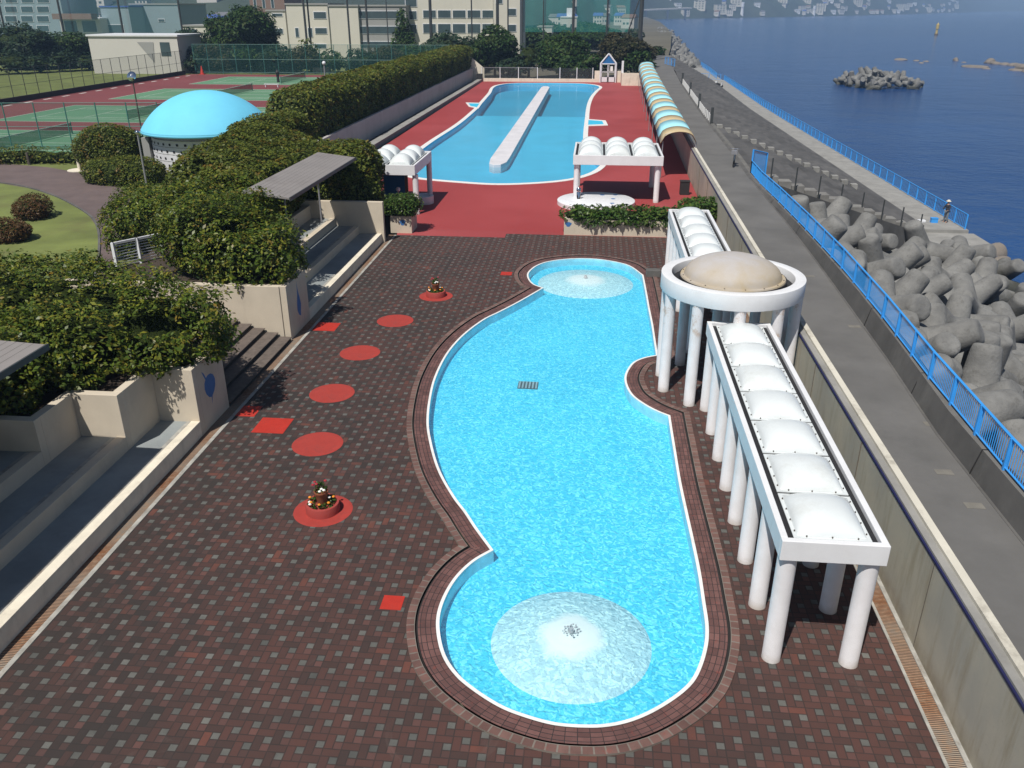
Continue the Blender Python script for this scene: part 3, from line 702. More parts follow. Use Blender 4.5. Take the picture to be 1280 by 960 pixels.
# ------------------------------------------------------------------ blue rails
def rail(name,label,pts,h,sp=1.9,bars=True,zrail=.08,group=None,mesh=True,balu=.14):
    """pts: list of (x,y,z)"""
    P=[Vector(p) for p in pts]; t=empty(name,P[0],label,'railing',group); o0=P[0]
    fr=MB(); bl=MB()
    for a,b in zip(P,P[1:]):
        L=(b-a).length; n=max(1,round(L/sp)); up=Vector((0,0,h)); lo=Vector((0,0,zrail))
        fr.tube(a+up-o0,b+up-o0,.035,n=6); fr.tube(a+lo-o0,b+lo-o0,.025,n=6)
        if bars:
            m=int(L/balu)
            for i in range(m+1):
                q=a+(b-a)*(i/m)-o0; bl.tube(q+lo,q+up,.011,n=3,caps=False)
        for i in range(n+(1 if b is P[-1] else 0)):
            q=a+(b-a)*(i/n)-o0
            mb=MB().box(q.x-.05,q.x+.05,q.y-.03,q.y+.03,q.z,q.z+h)
            mb.build('post',M['blue_rail'],t)
    fr.build('rail_frame',M['blue_rail'],t)
    if bars: bl.build('balusters',M['blue_rail'],t)
    return t
rp=[(kerbx(y)+PW(y)+.12,y,PZ(y)-.01) for y in (6,12,17,22,27,33,40,47,53,57)]
rail('blue_railing','bright blue railing on the dark parapet above the tetrapods',rp,.8,balu=.10)
q=rp[-1]
t=rail('blue_railing','tall blue corner gate panel at the top of the quay staircase',[q,(q[0]+1.2,q[1]+1.4,q[2]-.4)],1.5,balu=.06)
rail('blue_railing','long blue railing on the seaward edge of the lower quay walkway',[(xq(y)+3.0,y,-3.7) for y in (66.8,80,95,110,125,140,155,170,185,200,214)],1.15,sp=2.2,balu=.3)
rail('blue_railing','blue railing round the far end of the lower quay',[(29.5,222,-3.9),(30.4,245,-3.9),(30.8,268,-3.9)],1.3,sp=4,balu=.5)
rail('blue_railing','blue cross railing across the far quay step',[(21.3,216,-3.5),(29.7,216,-3.8)],1.3,sp=3,balu=.5)
rail('blue_railing','small blue railing by the trees at the far end of the road',[(14.4,168,2.0),(13.2,176,2.0)],1.3,sp=3,balu=.4)
# white picket barrier on the road kerb
t=empty('picket_barrier',(0,0,0),'pale picket panels with dark posts on the far road kerb','barrier')
mb=MB()
for k in range(60):
    y=84+k*.75
    if k%2: continue
    x=kerbx(y)+.15; MB().box(x,x+.08,y,y+.42,1.95,2.75).build('picket_panel',M['rim'],t)
for y in (83,97,112,129):
    MB().box(kerbx(y)+.05,kerbx(y)+.3,y-.1,y+.1,1.9,3.5).build('post',M['dark_metal'],t)
o=MB().obox((11.2,55.9),(25.2,65.6),.22,-6.5,1.75,z0b=-6.5,z1b=-3.75).build('stair_flank_wall',M['concrete_dark']); tag(o,'dark sloping flank wall along the quay staircase above the tetrapods','wall')
t=bpy.data.objects['sea_parapet']; mb=MB()
for y in (13.2,17.9,22.4,28,34,41,48):
    x=kerbx(y); mb.add([(x-.0-9.2,y-10,.07),(x+PW(y)+.03-9.2,y-10,PZ(y)-1.9+.004),(x+PW(y)+.03-9.2,y+.05-10,PZ(y)-1.9+.004),(x-9.2,y+.05-10,.07)],[(0,1,2,3)]); mb.box(x+PW(y)+.03-9.2,x+PW(y)+.30-9.2,y-10,y+.05-10,PZ(y)-1.9,PZ(y)-1.9+.004)
mb.build('parapet_joints',M['slot'],t)
# dark posts along quay stairs
for k in range(8):
    f=k/7; x=11.6+13.6*f; y=56.3+9.4*f; z=1.9-5.5*f
    o=MB().box(-.04,.04,-.04,.04,-.3,1.25).build('stair_post',M['dark_metal']); o.location=(x,y,z)
    tag(o,'thin dark post standing along the edge of the quay staircase','post','posts along the quay staircase')
# ================================================================== PERGOLAS
def dome_mesh(mb,cx,cy,hx,hy,z,h,p=2.6,n=14,fl=.07,shape='pillow'):
    """acrylic pillow dome with flat flange and bolts"""
    vs=[];fs=[]
    for i in range(n+1):
        for j in range(n+1):
            a=-1+2*i/n; b=-1+2*j/n
            # cluster near the edges
            a=math.sin(a*math.pi/2); b=math.sin(b*math.pi/2)
            if shape=='pillow':
                q=(max(0,1-abs(a)**p)*max(0,1-abs(b)**p))**.62
            else:
                q=max(0,1-a*a)**.5*(.55+.45*max(0,1-b*b)**.5) if shape=='barrel' else math.sqrt(max(0,1-a*a*.999))*math.sqrt(max(0,1-b*b*.999))
            vs.append((cx+a*(hx-fl),cy+b*(hy-fl),z+.012+h*q))
    for i in range(n):
        for j in range(n):
            o=i*(n+1)+j; fs.append((o,o+n+1,o+n+2,o+1))
    mb.add(vs,fs,0)
    mb.box(cx-hx,cx+hx,cy-hy,cy+hy,z-.012,z+.010,0)
def bolts(mb,cx,cy,hx,hy,z,nx=3,ny=4,inset=.05,r=.014):
    for i in range(nx):
        x=cx-hx*.66+hx*1.32*i/(nx-1)
        for s in (-1,1): mb.tube((x,cy+s*(hy-inset),z),(x,cy+s*(hy-inset),z+.03),r,n=6,mi=1)
    for i in range(ny):
        y=cy-hy*.72+hy*1.44*i/(ny-1)
        for s in (-1,1): mb.tube((cx+s*(hx-inset),y,z),(cx+s*(hx-inset),y,z+.03),r,n=6,mi=1)
def column(parent,x,y,z1,r=.185):
    mb=MB(); mb.lathe([(r*1.02,0),(r*1.02,.02),(r,.03),(r,z1-.02),(r,z1)],(0,0,0),20)
    o=mb.build('column',M['white_col'],parent,smooth=True); o.location=(x,y,0); return o
def pergola(label,x0,x1,y0,y1,nx,ny,cols_,ztop=3.0,hb=.44,bw=.13,dh=.34,shape='pillow',group='white dome-roofed pergolas'):
    t=empty('pergola',(x0,y0,0),label,'pergola',group); X=x1-x0; Y=y1-y0
    mb=MB()
    mb.box(0,X,0,bw,ztop-hb,ztop); mb.box(0,X,Y-bw,Y,ztop-hb,ztop); mb.box(0,bw,bw,Y-bw,ztop-hb,ztop); mb.box(X-bw,X,bw,Y-bw,ztop-hb,ztop)
    mb.build('beam_frame',M['white_beam'],t,bevel=.012)
    mb=MB(); mb.box(bw+.001,X-bw-.001,bw+.001,Y-bw-.001,ztop-.2,ztop-.11); mb.build('gutter_tray',M['black'],t)
    side=.13 if nx==1 else .16; gx=.0 if nx==1 else .16
    W=(X-2*bw-2*side-gx*(nx-1))/nx; L=(Y-2*bw-.1)/ny
    for i in range(nx):
        for j in range(ny):
            cx=bw+side+W/2+i*(W+gx); cy=bw+.05+L*(j+.5)
            mb=MB(); dome_mesh(mb,cx,cy,W/2,L/2-.035,ztop-.07,dh,shape=shape)
            if nx==1: bolts(mb,cx,cy,W/2,L/2-.035,ztop-.06)
            d=mb.build('skylight_dome',[M['acryl'],M['bolt']],t,smooth=True)
    for (cx,cy) in cols_: column(t,cx-x0,cy-y0,ztop-hb+.005)
    return t
ycol=[13.37+1.636*k for k in range(8)]
pergola('long white pergola nearest the camera with seven square skylight domes in one row',3.77,5.72,13.2,25.1,1,7,[(3.98,y+.08) for y in ycol]+[(5.50,y+.08) for y in ycol],dh=.30)
ycol=[29.9+1.6*k for k in range(8)]
pergola('white single-row pergola behind the round domed pavilion beside the wading pool',3.77,5.72,29.0,41.2,1,7,[(3.98,y) for y in ycol[:8]]+[(5.50,y) for y in ycol[:8]],dh=.36)
pergola('square white pergola with three columns of domes over the round white platform',-1.35,4.6,57.4,63.4,3,3,[(-1.1,57.75),(4.3,57.75),(-1.1,63.0),(4.3,63.0)],ztop=3.1,hb=.62,dh=.62,shape='dome')
bpy.data.objects['pergola.002'].location.y-=.9
pergola('square white pergola with domes beside the blue board and the trimmed hedge',-17.3,-11.95,51.6,57.3,3,3,[(-11.05-.95,51.9),(-12.1,57.0),(-17.0,51.9),(-17.0,57.0)],ztop=3.1,hb=.62,dh=.62,shape='dome')
# left pergola sits with its right columns at px 524/542
pl=bpy.data.objects['pergola.003']; pl.location.x+=.9
# round pavilion
CX,CY=4.72,26.95
t=empty('round_pavilion',(CX,CY,0),'round white pavilion ring on columns with a yellowed translucent dome','pavilion')
ro=2.32; ri=1.98
MB().lathe([(ri,3.5),(ro,3.5),(ro,4.02),(ri,4.02),(ri,3.5)],(0,0,0),72).build('ring_beam',M['white_beam'],t,smooth=True,bevel=.01)
MB().lathe([(1.2,3.72),(ri,3.72),(ri,3.70),(1.2,3.70)],(0,0,0),48).build('gutter_tray',M['black'],t)
prof=[(1.70,3.93),(1.68,3.97),(1.58,3.98)]+[(1.56*math.cos(a),3.98+.68*math.sin(a)) for a in [k*math.pi/2/14 for k in range(1,14)]]+[(.001,4.66)]
o=MB().lathe([(r,z-3.9) for r,z in prof],(0,0,0),64).build('dome',M['acryl_old'],t,smooth=True); o.location=(0,0,3.9)
b=MB()
for k in range(16):
    a=k*math.pi/8+.1; b.tube((1.63*math.cos(a),1.63*math.sin(a),.06),(1.63*math.cos(a),1.63*math.sin(a),.095),.02,n=6)
b.build('bolts',M['bolt'],o)
MB().lathe([(1.74,3.70),(1.74,3.93),(1.70,3.93)],(0,0,0),48).build('dome_kerb',M['black'],t)
for k in range(10):
    a=R(18+36*k); column(t,2.12*math.cos(a),2.12*math.sin(a),3.505,.185)
# ================================================================== LEFT SEATING TERRACES
# planter + stepped walls. tiers face +x ; floor heights
def terrace(tag_label,ya,yb,end,ztop=2.2,name='seating_terrace',ends=(0,0,0)):
    """tiers between ya..yb"""
    t=empty(name,(-11.65,ya,0),tag_label,'terrace')
    X=[-11.65,-12.92,-14.25,-15.6]; Z=[.5,.9,1.3]
    for k in range(3):
        x0=X[k+1]; x1=X[k]-(.0 if k==0 else 0); z=Z[k]; e=ends[k]
        y0_,y1_=(0,yb-ya+e) if end>0 else (e,yb-ya)
        MB().box(x0+11.65,x1-.42+11.65,y0_,y1_,-.3,z-.03).build('tier_floor',M['tier'],t)
        MB().box(x1-.415+11.65,x1-.30+11.65,y0_,y1_,-.3,z-.02).build('tier_strip',M['gutter_white'],t)
        MB().box(x1-.28+11.65,x1+11.65,y0_,y1_,-.3,z).build('tier_ledge',M['cream_top' if k==0 else 'cream'],t,bevel=.01)
    return t
terrace('shaded grey seating tiers with cream ledge nearest the camera on the left',-14,21.55,1,ends=(0,-1.9,-3.6))
terrace('shaded grey seating tiers under the far grey canopy roof',32.05,44.8,-1,ends=(0,1.85,3.75))
# rear wall of near terrace tiers (left of tier three)
def wallseg(mb,x0,x1,y0,y1,z0,z1): mb.box(x0,x1,y0,y1,z0,z1)
# planter A : stepped corners
def planter(name,label,steps,ztop,back,art,flip=False):
    """steps: list of (x_right, y_face) ; walls .28 thick forming zig-zag, soil inside"""
    t=empty(name,(steps[0][0],steps[0][1],0),label,'planter wall'); ox,oy=steps[0]
    w=.26; s=-1 if flip else 1
    for i,(x,y) in enumerate(steps):
        xn=steps[i+1][0] if i+1<len(steps) else x-1.5
        mb=MB(); a,b=sorted((y,y+s*w)); mb.box(xn-ox-(0 if i+1<len(steps) else 0)+ (0),x-ox,a-oy,b-oy,-.2,ztop)
        mb.build('wall_face',M['cream'],t,bevel=.012)
        yn=back if i==0 else steps[i-1][1]
        a,b=sorted((y+s*w,yn))
        if i: a,b=sorted((y+s*w,yn+s*w))
        mb=MB(); mb.box(x-w-ox,x-ox,a-oy,b-oy,-.2,ztop); mb.build('wall_side',M['cream'],t,bevel=.012)
    mb=MB()
    for i,(x,y) in enumerate(steps):
        xn=steps[i+1][0] if i+1<len(steps) else x-1.5
        a,b=sorted((y+s*w*.9,back)); mb.box(xn-w-ox,x-w-ox+.01,a-oy,b-oy,-.2,ztop-.25+i*.004)
    mb.build('soil',M['soil'],t)
    return t
tA=planter('planter_wall','cream stepped planter wall with a blue turnip-like mural at its corner',[(-11.65,21.55),(-12.92,19.65),(-14.25,17.95),(-15.6,16.3)],2.2,23.6,None)
MB().box(-8,-.262,2.05-.22,2.085,-.2,2.197).build('stair_side_wall',M['cream'],tA,bevel=.012)
# planter B mirrored: faces away from camera towards far terrace, front wall faces the stairs
tB=planter('planter_wall','cream stepped planter wall with a blue drop-shaped mural beyond the stairs',[(-11.65,32.05),(-12.92,33.9),(-14.25,35.8),(-15.6,37.6)],2.2,29.7,None,flip=True)
MB().box(-9,-.262,29.655-32.05,29.93-32.05,-.2,2.197).build('front_wall',M['cream'],tB,bevel=.012)
# murals (flat paint, 4mm proud) on the +x faces
def mural(parent,pts,x,y0,z0,s=1.,mat='blue_art',name='mural'):
    vs=[(x,y0+a*s,z0+b*s) for a,b in pts]; n=len(vs)
    return MB().add(vs,[tuple(range(n))]).build(name,M[mat],parent)
turnip=[(-.05,-.62),(-.02,-.36),(-.18,-.30),(-.34,-.12),(-.40,.08),(-.36,.26),(-.26,.36),(-.36,.55),(-.44,.72),(-.30,.60),(-.20,.40),(-.05,.44),(.14,.42),(.32,.30),(.40,.12),(.36,-.08),(.24,-.24),(.06,-.34)]
mural(tA,turnip,.004,.98,1.22,.95)
drop=[(-.02,1.0),(-.08,.4),(-.20,.05),(-.24,-.25),(-.10,-.48),(.12,-.60),(.16,-.40),(.26,-.10),(.16,.25),(.04,.55)]
mural(tB,drop,.004,-1.15,1.12,.95)
# far rear wall of the terrace and wall beside the pergola
t=empty('terrace_end_wall',(-11.5,44.8,0),'cream wall closing the far end of the shaded seating tiers','wall')
MB().box(-5.5,.0,0,.28,-.2,2.25).build('wall_body',M['cream'],t,bevel=.012)
MB().box(-4.4,-4.1,-7.2,-.003,-.2,2.0).build('back_wall',M['cream'],t,bevel=.012)
MB().box(-9,-4.41,-13,.0,-.2,1.6).build('soil_bank',M['soil'],t)
# stairs
t=empty('garden_stairs',(-11.6,23.6,0),'dark granite steps climbing between the two cream planter walls','stairs')
for k in range(6):
    mb=MB(); mb.box(-.52*k-.56 if k<5 else -3.3,-.52*k-.04,.01,6.0,-.2,.165*(k+1)-.03); mb.build('riser',simple('riser_painted_shade',(.035,.033,.032),.9) if k==0 else bpy.data.materials['riser_painted_shade'],t)  # risers coloured near-black to paint in shade on their sunless side
    mb=MB(); mb.box(-.52*k-.56 if k<5 else -3.3,-.52*k,.01,6.0,.165*(k+1)-.03,.165*(k+1)); mb.build('tread',M['stair'],t,bevel=.006)
mb=MB().box(-8,-3.3,.01,6.0,-.2,.975); mb.build('landing',M['path'],t)
# white railing gate at the stair head
A_=gp(208,338,1.0); B_=gp(150,352,1.0)
t=empty('white_railing',(A_.x,A_.y,1.0),'white slatted railing panel standing between the big bushes','railing')
d=(B_-A_); 
mb=MB(); z1=1.75
for q in (0,.5,1): mb.box(d.x*q-.06,d.x*q+.06,d.y*q-.06,d.y*q+.06,0,z1)
mb.obox((0,0),(d.x,d.y),.09,z1-.1,z1); mb.obox((0,0),(d.x,d.y),.07,.12,.2); mb.build('frame',M['white'],t)
mb=MB()
for k in range(11):
    z=.3+k*.125; mb.obox((0,0),(d.x,d.y),.03,z,z+.03)
mb.build('slats',M['white'],t)
# canopy roofs (thin sheets sloping)
def canopy(label,x0,x1,y0,y1,z,posts,beam=True):
    t=empty('canopy_roof',(x0,y0,0),label,'canopy'); X=x1-x0; Y=y1-y0
    mb=MB(); rib=int(Y/.4)
    mb.add([(0,0,z+.25),(X,0,z),(X,Y,z),(0,Y,z+.25),(0,0,z+.33),(X,0,z+.08),(X,Y,z+.08),(0,Y,z+.33)],[(0,3,2,1),(4,5,6,7),(0,1,5,4),(1,2,6,5),(2,3,7,6),(3,0,4,7)])
    mb.build('roof_sheet',M['roofp'],t)
    mb=MB()
    for k in range(1,int(X/.22)):
        x=k*.22; zz=z+.33-.25*x/X
        mb.add([(x-.008,0.01,zz+.002),(x+.008,.01,zz+.002),(x+.008,Y-.01,zz+.002),(x-.008,Y-.01,zz+.002)],[(0,1,2,3)])
    mb.build('sheet_seams',simple('seam_dark',(.13,.12,.115),.8),t)
    mb=MB().box(X-.02,X+.03,-.02,Y+.02,z-.06,z+.10); mb.build('edge_trim',M['dark_metal'],t)
    for (px,py,pz) in posts:
        MB().tube((px-x0,py-y0,pz),(px-x0,py-y0,z+.05),.05,n=8).build('post',M['metal'],t)
    return t
canopy('flat grey canopy roof cut off by the left edge of the picture',-17.6,-13.08,5.0,17.6,4.45,[(-15.2,16.8,1.3),(-15.2,12,1.3),(-15.2,7,1.3)])
canopy('grey flat canopy roof on posts over the far seating tiers',-15.1,-13.0,34.8,45.5,4.45,[(-14.7,43.8,1.3),(-14.3,37.6,1.3)])
lamp=gp(70,446,4.2)
# ================================================================== RED CIRCLES, SQUARES, POTS
cat_circle='painted red circle on the brick deck'
def circ(u,v,label):
    g=gp(u,v); o=MB().lathe([(.001,.0065),(.70,.0065),(.765,.002)],(0,0,0),48).build('red_circle',M['red_circle']); o.location=(g.x,g.y,.003); return tag(o,label,'floor marking','red circles in a row on the brick deck')
circ(494,401,'red circle on the brick deck next nearer than the small far flower pot')
circ(450,441,'red circle on the brick deck, second of the four plain ones from the far end')
circ(415,491.5,'red circle on the brick deck, third of the four plain ones from the far end')
circ(397,555,'red circle on the brick deck closest to the near flower pot')
def sq(us,label,w):
    g=gp(*us); o=MB().box(-w/2,w/2,-w/2,w/2,0,.008).build('red_square',M['red_sq']); o.location=(g.x,g.y,.001); return tag(o,label,'floor marking','red square tiles set in the deck')
sq((341,532),'large bright red square on the deck fully in sun near the turnip mural',1.02)
sq((309,514),'bright red square half in shadow at the foot of the planter wall',.75)
sq((408,408.5),'bright red square by the drain below the drop mural',.95)
sq((490.5,753.5),'small bright red square alone near the curve of the wading pool',.47)
sq((633,342),'faint small red square near the far end of the wading pool',.55)
sq((907,300.5),'small red square at the foot of the ivy planter by the far pergola',.6)
def leafy(mb,c,r,n,size,rg,mi=0,flat=.6,vary=.4):
    for _ in range(n):
        a=rg.random()*6.283; u=rg.uniform(-.4,1); q=r*rg.uniform(.5,1)
        p=Vector((c[0]+q*math.sqrt(max(0,1-u*u))*math.cos(a),c[1]+q*math.sqrt(max(0,1-u*u))*math.sin(a),c[2]+q*u*flat))
        nrm=Vector((rg.gauss(0,1),rg.gauss(0,1),abs(rg.gauss(.6,.6)))).normalized(); t=nrm.orthogonal().normalized(); b=nrm.cross(t)
        th=rg.random()*6.28; t,b=t*math.cos(th)+b*math.sin(th),b*math.cos(th)-t*math.sin(th)
        s=size*rg.uniform(1-vary,1+vary); mb.add([p-t*s,p+b*s*.45,p+t*s,p-b*s*.45],[(0,1,2,3)],mi)
def pot(u,v,label,seed,tall):
    rg=random.Random(seed); g=gp(u,v); t=empty('flower_planter',(g.x,g.y,0),label,'flower pot','flower pots in red rings on the deck')
    MB().lathe([(.001,.007),(.70,.007),(.765,.002)],(0,0,0),48).build('red_base_disc',M['red_circle'],t)
    MB().lathe([(.44,.008),(.44,.24),(.43,.26),(.37,.26),(.37,.18),(.001,.18)],(0,0,0),36).build('red_ring',M['redring'],t,smooth=True)
    MB().lathe([(.10,.18),(.13,.30),(.16,.52),(.19,.56),(.19,.60),(.165,.60),(.155,.54),(.001,.54)],(0,0,0),24).build('terracotta_pot',M['terracotta'],t,smooth=True)
    mb=MB()
    for k in range(9):
        a=k*.7+.2; leafy(mb,(.27*math.cos(a),.27*math.sin(a),.26),.13,26,.05,rg)
    leafy(mb,(0,0,.66),.17,90,.05,rg,flat=1.2)
    mb.build('foliage',M['leaf_ivy'],t)
    for mat,spots in (('orange_petal',[(-.22,-.22,.38),(.24,-.2,.38),(-.30,-.05,.42),(.02,-.3,.37),(.28,.1,.38)]),('white_petal',[(-.24,-.26,.34),(-.27,-.18,.36),(.05,-.10,.72),(.12,-.12,.70),(.02,-.16,.68),(.2,.0,.42)]),('red_petal',[(-.14,.0,.86),(-.08,-.06,.84),(.12,.06,.88),(-.18,-.05,.80)])):
        mb=MB()
        for s in spots: mb.sphere(s,.045,n=6,sc=(1,1,.6))
        mb.build('blossoms',M[mat],t)
    return t
pot(404,638,'flower pot with orange and white blooms in a red ring nearest the camera',3,True)
pot(545,370,'small distant flower pot in a red ring near the top of the wading pool',5,False)
# low concrete bench at the pool top
g=gp(816,347); o=MB().box(-.33,.36,-.22,.22,0,.34).build('stone_block',M['concrete_dark'],bevel=.02); o.location=(g.x,g.y+.25,0); tag(o,'low dark concrete block beside the top right corner of the wading pool','block')
# planter with ivy, small planter, platform, bin, board ...
def planter_box(name,label,x0,x1,y0,y1,z):
    t=empty(name,(x0,y0,0),label,'planter'); X=x1-x0;Y=y1-y0; w=.15
    mb=MB(); mb.box(0,X,0,w,0,z); mb.box(0,X,Y-w,Y,0,z); mb.box(0,w,w,Y-w,0,z); mb.box(X-w,X,w,Y-w,0,z); mb.build('box_walls',M['cream'],t)
    MB().box(w,X-w,w,Y-w,0,z-.1).build('soil',M['soil'],t); return t
planter_box('planter_box','long cream planter box overgrown with ivy at the end of the brick deck',-1.55,6.4,47.45,48.9,.95)
planter_box('planter_box','small cream planter box with a round bush and a blue emblem',-11.65,-10.4,46.95,48.5,1.0)
mural(bpy.data.objects['planter_box.001'],[(-.0,-.0)],0,0,0) if False else None
e=MB().add([(.72+.2*math.cos(a)*(.8+.2*math.sin(3*a)),-.004,.62+.17*math.sin(a)) for a in [k*math.pi/10 for k in range(20)]],[tuple(range(20))]).build('emblem',M['blue_art'],bpy.data.objects['planter_box.001'])
e=MB().add([(.25+.22*math.cos(a)*(.8+.2*math.sin(3*a)),-.004,.62+.14*math.sin(a)) for a in [k*math.pi/10 for k in range(20)]],[tuple(range(20))]).build('emblem',M['blue_art'],bpy.data.objects['planter_box'])
g=gp(745,250,.25)
t=empty('round_platform',(g.x,g.y,0),'round white platform with blue dots under the square pergola','platform')
MB().lathe([(2.6,0),(2.6,.25),(2.55,.28),(.001,.28)],(0,0,0),56).build('disc',M['white'],t,smooth=True)
mb=MB()
for k,(a,r) in enumerate(((.3,1.2),(1.3,1.6),(2.2,1.9),(5.5,1.5),(4.2,2.0),(.9,2.1))): mb.lathe([(.001,.283),(.16,.283)],(r*math.cos(a),r*math.sin(a),0),12)
mb.build('blue_dots',M['blue_art'],t)
g=gp(723,254); o=MB().lathe([(.14,0),(.14,.7),(.1,.75),(.16,.8),(.16,.95),(.1,1.02),(.001,1.03)],(0,0,0),16).build('drinking_post',M['chrome'],smooth=True); o.location=(g.x,g.y+.1,0); tag(o,'short silver-topped post beside the left column of the square pergola','post')
g=gp(855,243); o=MB().box(-.32,.32,-.25,.25,0,.9).box(-.35,.35,-.28,.28,.9,.97).build('litter_bin',M['rubber'],bevel=.02); o.location=(g.x,g.y,0); tag(o,'black litter bin on the red deck by the road wall','bin')
t=empty('blue_board',(-13.9,54.8,0),'upright deep blue board with a brown frame under the left pergola','board')
MB().box(0,1.45,0,.06,.15,2.5).build('panel',M['blue_board'],t)
MB().box(1.47,1.65,-.04,.12,0,2.6).build('side_post',simple('brown_wood',(.16,.10,.07),.8),t)
MB().box(0,1.46,-.02,.08,2.51,2.6).build('top_rail',M['metal'],t)
g=gp(530,256); o=MB().lathe([(.75,0),(.75,.5),(.55,.5),(.5,.42),(.001,.42)],(0,0,0),28).build('round_bench',M['white_col'],smooth=True); o.location=(g.x-.2,g.y+.6,0); tag(o,'round white tub seat between the columns of the left pergola','seat')
g=gp(498,243,1.0); t=empty('globe_lamp',(g.x,g.y,0),'small white globe lamp behind the small planter bush','lamp')
MB().tube((0,0,0),(0,0,1.2),.04,n=8).build('pole',M['metal'],t); MB().sphere((0,0,1.33),.15,n=12).build('globe',M['white'],t,smooth=True)
# striped canopy
t=empty('striped_awning',(6.1,65.5,0),'long curved awning in pale blue and tan stripes along the road wall','awning')
NS=24
SW=[0]
for k in range(NS): SW.append(SW[-1]+(.86 if k%2==0 else 1.14))
for k in range(NS):
    y0=65.8+(156-65.8)*SW[k]/SW[-1]; y1=65.8+(156-65.8)*SW[k+1]/SW[-1]
    # equal real widths
    mb=MB(); vs=[];fs=[]; n=10
    for (y) in (y0,y1):
        cx=wallx(y)-1.05+.0
        for i in range(n+1):
            a=-1+2*i/n
            x=cx+a*1.35; z=2.75+.75*math.sqrt(max(0,1-(abs(a)**2.6)))-.14*(a<0)*abs(a)
            vs.append((x-6.1,y-65.5,z))
    for i in range(n): fs.append((i,i+1,n+2+i,n+1+i))
    mb.add(vs,fs)
    o=mb.build('stripe',M['stripe_tan' if k%2==0 else 'stripe_blue'],t,smooth=True)
    sm=o.modifiers.new('thick','SOLIDIFY'); sm.thickness=.03
mb=MB()
for y in [66+9*k for k in range(11)]:
    cx=wallx(y)-1.05
    for s,pz in ((-1.3,2.65),(1.2,2.7)):
        MB().tube((cx+s-6.1+.15,y-65.5,0),(cx+s-6.1+.15,y-65.5,pz+.1),.045,n=8).build('post',M['metal'],t)
    P=[]
    for i in range(9):
        a=-1+2*i/8; P.append(Vector((cx+a*1.33-6.1,y-65.5,2.70+.73*math.sqrt(max(0,1-abs(a)**2.6)))))
    for a_,b_ in zip(P,P[1:]): mb.tube(a_,b_,.03,n=5,caps=False)
mb.build('frame_arches',M['metal'],t)
# end fence, gate of the pool area
t=empty('gable_gate',(1.95,156.3,0),'white gate with a steep gabled top at the far end of the red deck','gate')
mb=MB(); 
for s in (-1.35,1.35): mb.tube((s,0,0),(s,0,3.2),.14,n=6)
mb.tube((-1.35,0,3.15),(0,0,4.75),.14,n=6); mb.tube((1.35,0,3.15),(0,0,4.75),.14,n=6); mb.box(-1.3,1.3,-.05,.05,3.0,3.15)
mb.build('gate_frame',M['white'],t)
for s in (-1,1):
    mb=MB(); x0,x1=(s*.05,s*1.2); x0,x1=min(x0,x1),max(x0,x1)
    mb.box(x0,x0+.09,-.04,.04,.1,2.9); mb.box(x1-.09,x1,-.04,.04,.1,2.9); mb.box(x0,x1,-.04,.04,.1,.9); mb.box(x0,x1,-.04,.04,1.7,1.8)
    mb.build('gate_leaf',M['white'],t)
MB().box(.35,.8,-.06,-.05,1.9,2.7).build('notice',M['white_petal'],t)
MB().add([(-1.2,.03,3.1),(1.2,.03,3.1),(0,.03,4.55)],[(0,1,2)]).build('gable_board',M['blue_board'],t)
t=empty('end_wall',(4.2,150,0),'low cream wall block at the far end by the striped awning','wall')
MB().box(0,5.0,0,.4,0,2.0).build('front',M['cream_top'],t); MB().box(0,.35,.4,6.3,0,2.0).build('side',M['cream'],t); MB().box(-.1,.25,.41,.7,2.0,3.9).build('pillar',M['white'],t)
t=empty('end_wall',(-20.6,156.6,0),'low cream kerb wall under the white posts at the far end of the pool','wall')
MB().box(0,21.2,0,.4,0,.55).build('kerb',M['cream_top'],t); MB().box(23.9,25,0,.4,0,1.9).build('gate_side',M['cream_top'],t); MB().box(20.2,21.2,0,.4,.55,1.9).build('gate_side',M['cream_top'],t)
t=empty('end_fence',(-20.6,156.8,0),'thin wire fence on white posts at the far end of the pool','fence')
for x in [0,3.3,6.6,10.0,14,17.0,19.8]:
    MB().box(x,x+.12,-.05,.05,.5,2.4).build('post',M['white'],t)
mb=MB(); mb.box(0,10,-.03,.03,2.3,2.38); mb.build('top_rail',M['metal'],t)
mb=MB(); mb.add([(0,0,.55),(20,0,.55),(20,0,2.3),(0,0,2.3)],[(0,1,2,3)]); mb.build('wire_mesh',M['wire_grey'],t)
# left side wall of the lagoon pool
t=empty('hedge_wall',(-22.2,56,0),'pale retaining wall under the long clipped hedge left of the pool','wall')
MB().box(-.3,0,0,102,-.2,2.2).build('wall_body',simple('lavender_wall',(.42,.40,.39),.9,.1,.5,.1,dirt=((.22,.2,.19),.5)),t)
MB().box(0,.9,0,101,-.2,.05).build('dark_channel',M['slot'],t)
MB().box(.9,1.75,0,101,-.2,.38).build('grey_ledge',M['concrete'],t)
t=empty('hedge_end_wall',(-22.4,157.8,0),'sloping cream end wall behind the pool corner with a black box','wall')
MB().add([(-.5,0,0),(2.2,0,0),(2.2,0,2.1),(-.5,0,4.2),(-.5,.4,0),(2.2,.4,0),(2.2,.4,2.1),(-.5,.4,4.2)],[(0,1,2,3),(4,7,6,5),(0,4,5,1),(1,5,6,2),(2,6,7,3),(3,7,4,0)]).build('wall_body',M['cream_top'],t)
o=MB().box(-.5,.5,-.4,.4,0,1.3).build('black_box',M['rubber'],bevel=.02); o.location=(-20.9,156.6,0); tag(o,'black box at the far left corner of the red deck','box')
